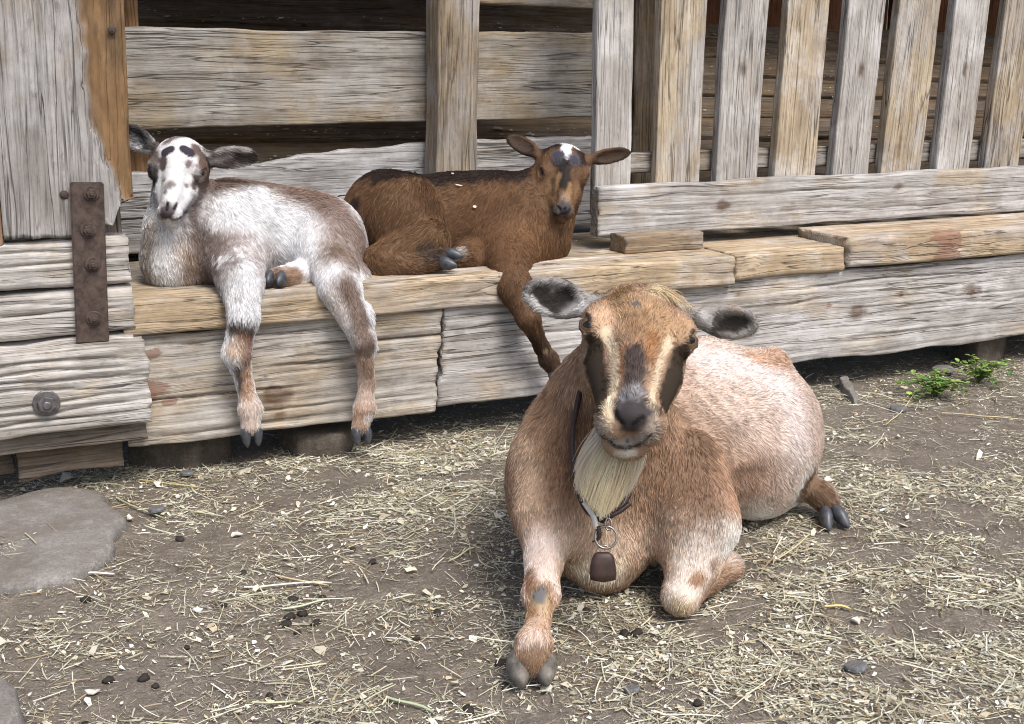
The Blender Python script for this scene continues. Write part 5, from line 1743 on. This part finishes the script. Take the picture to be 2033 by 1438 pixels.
def chip_mesh(name, x, y, sz, r, pal, lift=0.005):
    n = len(x); k = 5
    a = np.sort(r.uniform(0, 2 * math.pi, (n, k)), 1) * 0.35 + np.linspace(0, 2 * math.pi, k, endpoint=False)[None] * 0.65
    rr = sz[:, None] * r.uniform(0.45, 1.0, (n, k))
    asp = r.uniform(0.22, 0.75, n)
    th = r.uniform(0, math.pi, n)
    u = rr * np.cos(a); v = rr * np.sin(a) * asp[:, None]
    X = x[:, None] + u * np.cos(th)[:, None] - v * np.sin(th)[:, None]
    Y = y[:, None] + u * np.sin(th)[:, None] + v * np.cos(th)[:, None]
    tx, ty = r.normal(0, 0.3, n), r.normal(0, 0.3, n)
    Z = zsurf(x, y)[:, None] + 0.0015 + (r.uniform(0, 1, n) ** 2 * lift)[:, None] + (X - x[:, None]) * tx[:, None] + (Y - y[:, None]) * ty[:, None] + r.normal(0, 0.08, (n, k)) * sz[:, None]
    V = np.stack([X, Y, Z], -1)
    V[..., 2] = np.maximum(V[..., 2], zsurf(X.ravel(), Y.ravel()).reshape(X.shape) + 0.0007)
    F_ = np.arange(n * k).reshape(n, k)
    col = np.repeat(pal[r.integers(0, len(pal), n)] * np.exp(r.normal(0, 0.15, n))[:, None], k, 0)
    return mesh_obj(name, V.reshape(-1, 3), F_, M_STRAW, None, False, None, {'scol': np.clip(col, 0, 0.85)})


x, y, r = scatter(15000, 1, 1.15)
o = straw_mesh('straw', x, y, np.exp(r.normal(math.log(0.022), 0.6, len(x))), r.uniform(0.0007, 0.0018, len(x)), r, STRAWC, 0.007)
tag(o, 'pale scattered straw lying over the whole yard', 'straw', kind='stuff')
x, y, r = scatter(18000, 2, 1.15)
o = chip_mesh('wood_shavings', x, y, np.exp(r.normal(math.log(0.0036), 0.45, len(x))), r, CHIPC)
tag(o, 'cream wood shavings trodden into the yard soil', 'shavings', kind='stuff')
x, y, r = scatter(95000, 3, 0.75)
o = straw_mesh('chaff', x, y, np.exp(r.normal(math.log(0.0055), 0.55, len(x))), r.uniform(0.0005, 0.0012, len(x)), r, STRAWC * 0.8 + 0.04, 0.003, 2, 0.1)
tag(o, 'fine straw chaff and dust on the yard soil', 'chaff', kind='stuff')

# a little litter inside the shelter, on the plank floor and the bank
r = np.random.default_rng(44)
n = 1500
x = r.uniform(0.25, 2.5, n); k_ = r.integers(0, 9, n)
y = np.where(k_ < 2, r.uniform(2.07, 2.28, n), 2.40 + (k_ - 1) * 0.085 + r.normal(0.0, 0.012, n))
zb = np.where(k_ < 2, 0.2895, 0.375 + (k_ - 1) * 0.05 + (y - (2.40 + (k_ - 1) * 0.085) - 0.04) * 0.5 + 0.019 - 0.022 * (x - 1.45))
sz = np.exp(r.normal(math.log(0.004), 0.5, n))
a = np.linspace(0, 2 * math.pi, 5, endpoint=False)[None] + r.uniform(0, 6, n)[:, None]
rr = sz[:, None] * r.uniform(0.4, 1, (n, 5)); asp = r.uniform(0.15, 0.7, n)[:, None]
V = np.stack([x[:, None] + rr * np.cos(a), y[:, None] + rr * np.sin(a) * asp, zb[:, None] + 0.003 + 0.4 * rr * np.sin(a) * asp * (k_ >= 2)[:, None] + r.normal(0, 0.0006, (n, 5))], -1)
o = mesh_obj('floor_litter', V.reshape(-1, 3), np.arange(n * 5).reshape(n, 5), M_STRAW, None, False, None,
             {'scol': np.repeat(CHIPC[r.integers(0, 5, n)] * np.exp(r.normal(-0.35, 0.2, n))[:, None], 5, 0)})
tag(o, 'crumbs of straw and shavings inside the shelter', 'litter', kind='stuff')
# dark dry twist lying on the bank behind the chestnut kid
p = spline([ony(px, py, 2.62) for px, py in ((982, 268), (1000, 262), (1018, 266), (1036, 262), (1052, 268), (1056, 258), (1044, 256), (1030, 264))], 40)
V, Fc = tube(p, 0.004 + 0.002 * np.sin(np.linspace(0, 9, 40)), 7)
o = mesh_obj('dry_twist', np.array(V) - p.mean(0), Fc, M_LEATHER, None, True, Matrix.Translation(Vector(p.mean(0))))
tag(o, 'dark twisted scrap lying on the planks behind the chestnut kid\'s ear', 'scrap')

# single stalks and chips that stand out
r = np.random.default_rng(8)
STALKS = [((485, 1160), (658, 1156), 0.0042, (0.8, 0.77, 0.68), 'broad white splinter lying flat left of the extended hoof'),
          ((545, 1138), (650, 1162), 0.0028, (0.72, 0.58, 0.36), 'tan stalk crossing the broad white splinter'),
          ((130, 1150), (228, 1142), 0.006, (0.8, 0.78, 0.72), 'white wood splinter at the foot of the large flat stone'),
          ((0, 1018), (60, 980), 0.0055, (0.38, 0.52, 0.3), 'green grass blade lying at the left edge by the flat stone'),
          ((275, 945), (405, 965), 0.003, (0.6, 0.52, 0.25), 'yellow green stalk in front of the foundation beam\'s left end'),
          ((230, 980), (325, 1025), 0.003, (0.5, 0.52, 0.3), 'greenish stalk slanting right of the large flat stone'),
          ((365, 1005), (445, 1022), 0.003, (0.62, 0.56, 0.38), 'straight straw under the white kid\'s front hoof'),
          ((560, 1208), (650, 1190), 0.0035, (0.62, 0.68, 0.5), 'pale green bent stalk near the droppings'),
          ((890, 1115), (942, 1092), 0.0036, (0.66, 0.6, 0.38), 'short straw left of the nanny goat\'s shoulder'),
          ((500, 1158 + 238), (600, 1400), 0.003, (0.6, 0.6, 0.4), 'straight pale straw at the bottom centre'),
          ((770, 1380), (860, 1420), 0.0045, (0.52, 0.58, 0.38), 'green hay blade in the heap at the bottom'),
          ((1870, 822), (2033, 836), 0.003, (0.66, 0.56, 0.34), 'long thin straw right of the green weed'),
          ((1640, 1205), (1690, 1212), 0.005, (0.75, 0.65, 0.25), 'bright yellow straw piece among the litter at right'),
          ((1540, 1115), (1612, 1065), 0.0028, (0.6, 0.52, 0.32), 'straw leaning out under the nanny goat\'s flank'),
          ((1760, 850), (1822, 775), 0.0026, (0.62, 0.53, 0.3), 'bent straw beside the green weed')]
for (p0, p1, w, c, lb) in STALKS:
    a, b_ = onz(*p0, 0.0), onz(*p1, 0.0)
    d = b_ - a; n_ = norm(np.cross((0, 0, 1), d))
    ts = np.linspace(0, 1, 9)
    base = (a + b_) / 2; base[2] = 0
    V = []; Fc = []
    for i, t in enumerate(ts):
        p = a + d * t + n_ * 0.003 * math.sin(t * 5 + w * 900)
        z = float(zsurf(np.array([p[0]]), np.array([p[1]]))[0]) + 0.004 + 0.002 * math.sin(t * 3)
        ww = w / 2 * (0.65 + 0.35 * math.sin(0.4 + t * 2.4))
        for (s_, h_) in ((-1, 0.0), (-0.35, 0.0010), (0.35, 0.0010), (1, 0.0), (0, -0.0012)):
            q = p + n_ * ww * s_; V.append((q[0] - base[0], q[1] - base[1], z + h_))
    for i in range(8):
        for j in range(5):
            Fc.append([i * 5 + j, i * 5 + (j + 1) % 5, (i + 1) * 5 + (j + 1) % 5, (i + 1) * 5 + j])
    Fc.append([0, 1, 2, 3, 4]); Fc.append([40 + j for j in (4, 3, 2, 1, 0)])
    o = mesh_obj('straw_stalk', V, Fc, M_STRAW, None, True, Matrix.Translation(Vector(base)), {'scol': np.tile(c, (len(V), 1))})
    tag(o, lb, 'straw stalk', 'loose stalks lying in the yard')

CHIPS = [(130, 942, 22, 'crumpled white wood chip under the corner boarding'), (258, 1024, 10, 'small square white chip right of the large flat stone'), (992, 1027, 13, 'white chip left of the nanny goat\'s chest'), (570, 948, 10, 'bright chip below the white kid\'s hind hoof'),
         (1322, 1312, 12, 'narrow white chip in front of the folded foreleg'), (468, 1060, 12, 'pale chip in the middle of the left yard'), (390, 1212, 10, 'white chip left of the droppings'), (1085, 1368, 16, 'cream chip beside the extended hoof'),
         (185, 1382, 11, 'white chip near the bottom left stone'), (1648, 960, 13, 'white flake right of the nanny goat\'s hind hoof'), (1700, 1235, 12, 'white flake among the straw at right'), (310, 955, 11, 'cream chip below the left end of the beam')]
for i, (sx, sy, rr, lb) in enumerate(CHIPS):
    c = onz(sx, sy, 0.0); s_ = rr * np.linalg.norm(c - _C) / F_PX
    rg = np.random.default_rng(200 + i)
    a = np.linspace(0, 2 * math.pi, 8)[:-1]
    rad = s_ * rg.uniform(0.6, 1.1, 7)
    th = rg.uniform(0, 3)
    top = np.stack([rad * np.cos(a) * 1.2, rad * np.sin(a) * 0.7, 0.25 * s_ * np.sin(a * 2 + i) + 0.006], -1)
    R2 = np.array([[math.cos(th), -math.sin(th), 0], [math.sin(th), math.cos(th), 0], [0, 0, 1]])
    top = top @ R2.T
    V = np.vstack([top, top - np.array((0, 0, 0.0016))])
    Fc = [list(range(7)), list(range(13, 6, -1))] + [[j, 7 + j, 7 + (j + 1) % 7, (j + 1) % 7] for j in range(7)]
    base = np.array((c[0], c[1], float(zsurf(np.array([c[0]]), np.array([c[1]]))[0])))
    o = mesh_obj('wood_chip', V, Fc, M_STRAW, None, False, Matrix.Translation(Vector(base)), {'scol': np.tile((0.76, 0.73, 0.64), (14, 1))})
    tag(o, lb, 'wood chip', 'wood chips lying in the yard')

# bits of straw caught on the chestnut kid's back
dg = bpy.context.evaluated_depsgraph_get()
for i, (sx, sy, rr, lb) in enumerate([(898, 350, 3, 'pale crumb on the chestnut kid\'s back'), (942, 412, 4, 'larger pale flake on the chestnut kid\'s ribs'), (910, 372, 5, 'short straw caught in the chestnut kid\'s coat'), (996, 550, 3, 'pale crumb at the top of the chestnut kid\'s hanging leg')]):
    d = Vector(_ray(sx, sy)).normalized()
    mi = kid_b.matrix_basis.inverted()
    ok, loc, nor, _f = kid_b.ray_cast(mi @ Vector(_C), d)
    if not ok:
        continue
    loc = kid_b.matrix_basis @ loc + nor * 0.006
    s_ = rr * (loc - Vector(_C)).length / F_PX
    u_ = norm(np.cross(nor, (0.3, 0.2, 1))); w_ = np.cross(nor, u_)
    a = np.linspace(0, 2 * math.pi, 7)[:-1]
    asp = 0.25 if i == 2 else 0.7
    top = np.array([u_ * math.cos(t) * s_ * (1.5 if i == 2 else 1) + w_ * math.sin(t) * s_ * asp for t in a])
    V = np.vstack([top, top - np.array(nor) * 0.0012])
    Fc = [list(range(6)), list(range(11, 5, -1))] + [[j, 6 + j, 6 + (j + 1) % 6, (j + 1) % 6] for j in range(6)]
    o = mesh_obj('straw_bit', V, Fc, M_STRAW, None, False, Matrix.Translation(loc), {'scol': np.tile((0.7, 0.66, 0.55), (12, 1))})
    tag(o, lb, 'straw', 'straw bits on the chestnut kid')

# droppings
M_DUNG = mat_simple('dark_droppings', (0.03, 0.023, 0.017), 0.6, 0, 120, 0.5, 0.6, 0.001, 0.4)
DUNG = [(356, 1058), (482, 1125), (575, 1213), (590, 1242), (627, 1222), (567, 1228), (445, 1190), (215, 1345), (285, 1340), (308, 1355), (740, 1105), (828, 1258), (868, 1210), (1165, 1207), (1265, 1252), (995, 1307),
        (600, 1205), (170, 1185), (930, 1400), (1002, 1350), (1240, 1252), (90, 1062), (700, 1078), (1410, 1365), (535, 1370), (1385, 1385), (370, 1272), (640, 1175), (580, 1178)]
V0, F0 = ball((0, 0, 0), 1.0, 12, 8)
V0 = V0 * (1 + 0.3 * fbm(V0[:, 0] * 2.2, V0[:, 1] * 2.2, V0[:, 2] * 2.2, 9, 3))[:, None]
me_d = None
for i, (sx, sy) in enumerate(DUNG):
    c = onz(sx, sy, 0.005); rg = np.random.default_rng(300 + i)
    s_ = 0.0046 * rg.uniform(0.7, 1.3)
    if me_d is None:
        o = mesh_obj('dropping', V0, F0, M_DUNG, None, True); me_d = o.data
    else:
        o = bpy.data.objects.new('dropping', me_d); COL.objects.link(o)
    z = float(zsurf(np.array([c[0]]), np.array([c[1]]))[0]) + s_ * 0.45
    o.location = (c[0], c[1], z); o.scale = (s_ * rg.uniform(1.0, 1.7), s_, s_ * 0.85); o.rotation_euler = (rg.uniform(-.3, .3), rg.uniform(-.3, .3), rg.uniform(0, 3))
    tag(o, 'small dark round goat dropping lying on the soil', 'dropping', 'goat droppings on the soil')

# ------------------------------------------------------------------ green weed under the beam
M_LEAF = mat_attr('weed_leaf', 'scol', 0.5, 0.3, 0.4)


def weed(px, py, rad, n, seed, label):
    c = onz(px, py, 0.0); rg = np.random.default_rng(seed)
    root = empty('weed', (c[0], c[1], 0.0), label, 'weed', 'green weeds under the beam')
    SV, SF = [], []
    LV, LC, LF = [], [], []
    for s_ in range(n):
        a = rg.uniform(0, 2 * math.pi); R_ = rad * rg.uniform(0.2, 1.25)
        tip = c + np.array((math.cos(a) * R_, math.sin(a) * R_, rg.uniform(0.004, 0.045)))
        mid = (c + tip) / 2 + np.array((0, 0, 0.014))
        p = spline([c + np.array((0, 0, -0.003)), mid, tip], 8)
        V, Fc = tube(p, np.linspace(0.0011, 0.0006, 8), 5)
        b0 = len(SV); SV += [tuple(v - c * (1, 1, 0)) for v in V]; SF += [[b0 + j for j in f] for f in Fc]
        for k_ in range(7):
            q = p[min(7, 2 + k_)] if k_ < 6 else p[7]
            la = rg.uniform(0, 2 * math.pi); ll = rg.uniform(0.007, 0.016); lw = ll * 0.38
            d = np.array((math.cos(la), math.sin(la), rg.uniform(-0.1, 0.5))); d = norm(d); sdv = norm(np.cross(d, (0, 0, 1)))
            up = np.cross(sdv, d)
            b1 = len(LV)
            for (t, w, h_) in ((0, 0, 0), (0.35, -1, 0.1), (0.35, 1, 0.1), (0.4, 0, -0.05), (0.75, -0.8, 0.08), (0.75, 0.8, 0.08), (1.0, 0, 0.0)):
                LV.append(tuple(q + d * ll * t + sdv * lw * w + up * ll * h_ - c * (1, 1, 0)))
                LC.append(None)
            LF += [[b1, b1 + 3, b1 + 1], [b1, b1 + 2, b1 + 3], [b1 + 1, b1 + 3, b1 + 6, b1 + 4], [b1 + 2, b1 + 5, b1 + 6, b1 + 3]]
            col = np.array((0.2, 0.34, 0.09)) * math.exp(rg.normal(-0.1, 0.4)) * np.array((rg.uniform(0.8, 1.5), 1, 1))
            for j in range(7):
                LC[b1 + j] = col
    m = Matrix.Translation(Vector((c[0], c[1], 0)))
    o = mesh_obj('stems', SV, SF, M_LEAF, root, True, m, {'scol': np.tile((0.16, 0.22, 0.07), (len(SV), 1))}); o['kind'] = 'stuff'
    o = mesh_obj('leaves', LV, LF, M_LEAF, root, False, m, {'scol': np.array(LC)}); o['kind'] = 'stuff'


weed(1858, 785, 0.06, 46, 1, 'bushy green weed growing beneath the beam at right')
weed(1942, 757, 0.055, 30, 2, 'smaller green weed right of the bushy one, near the footing stone')
weed(1905, 705, 0.018, 6, 3, 'tiny green sprout in the shade under the beam')
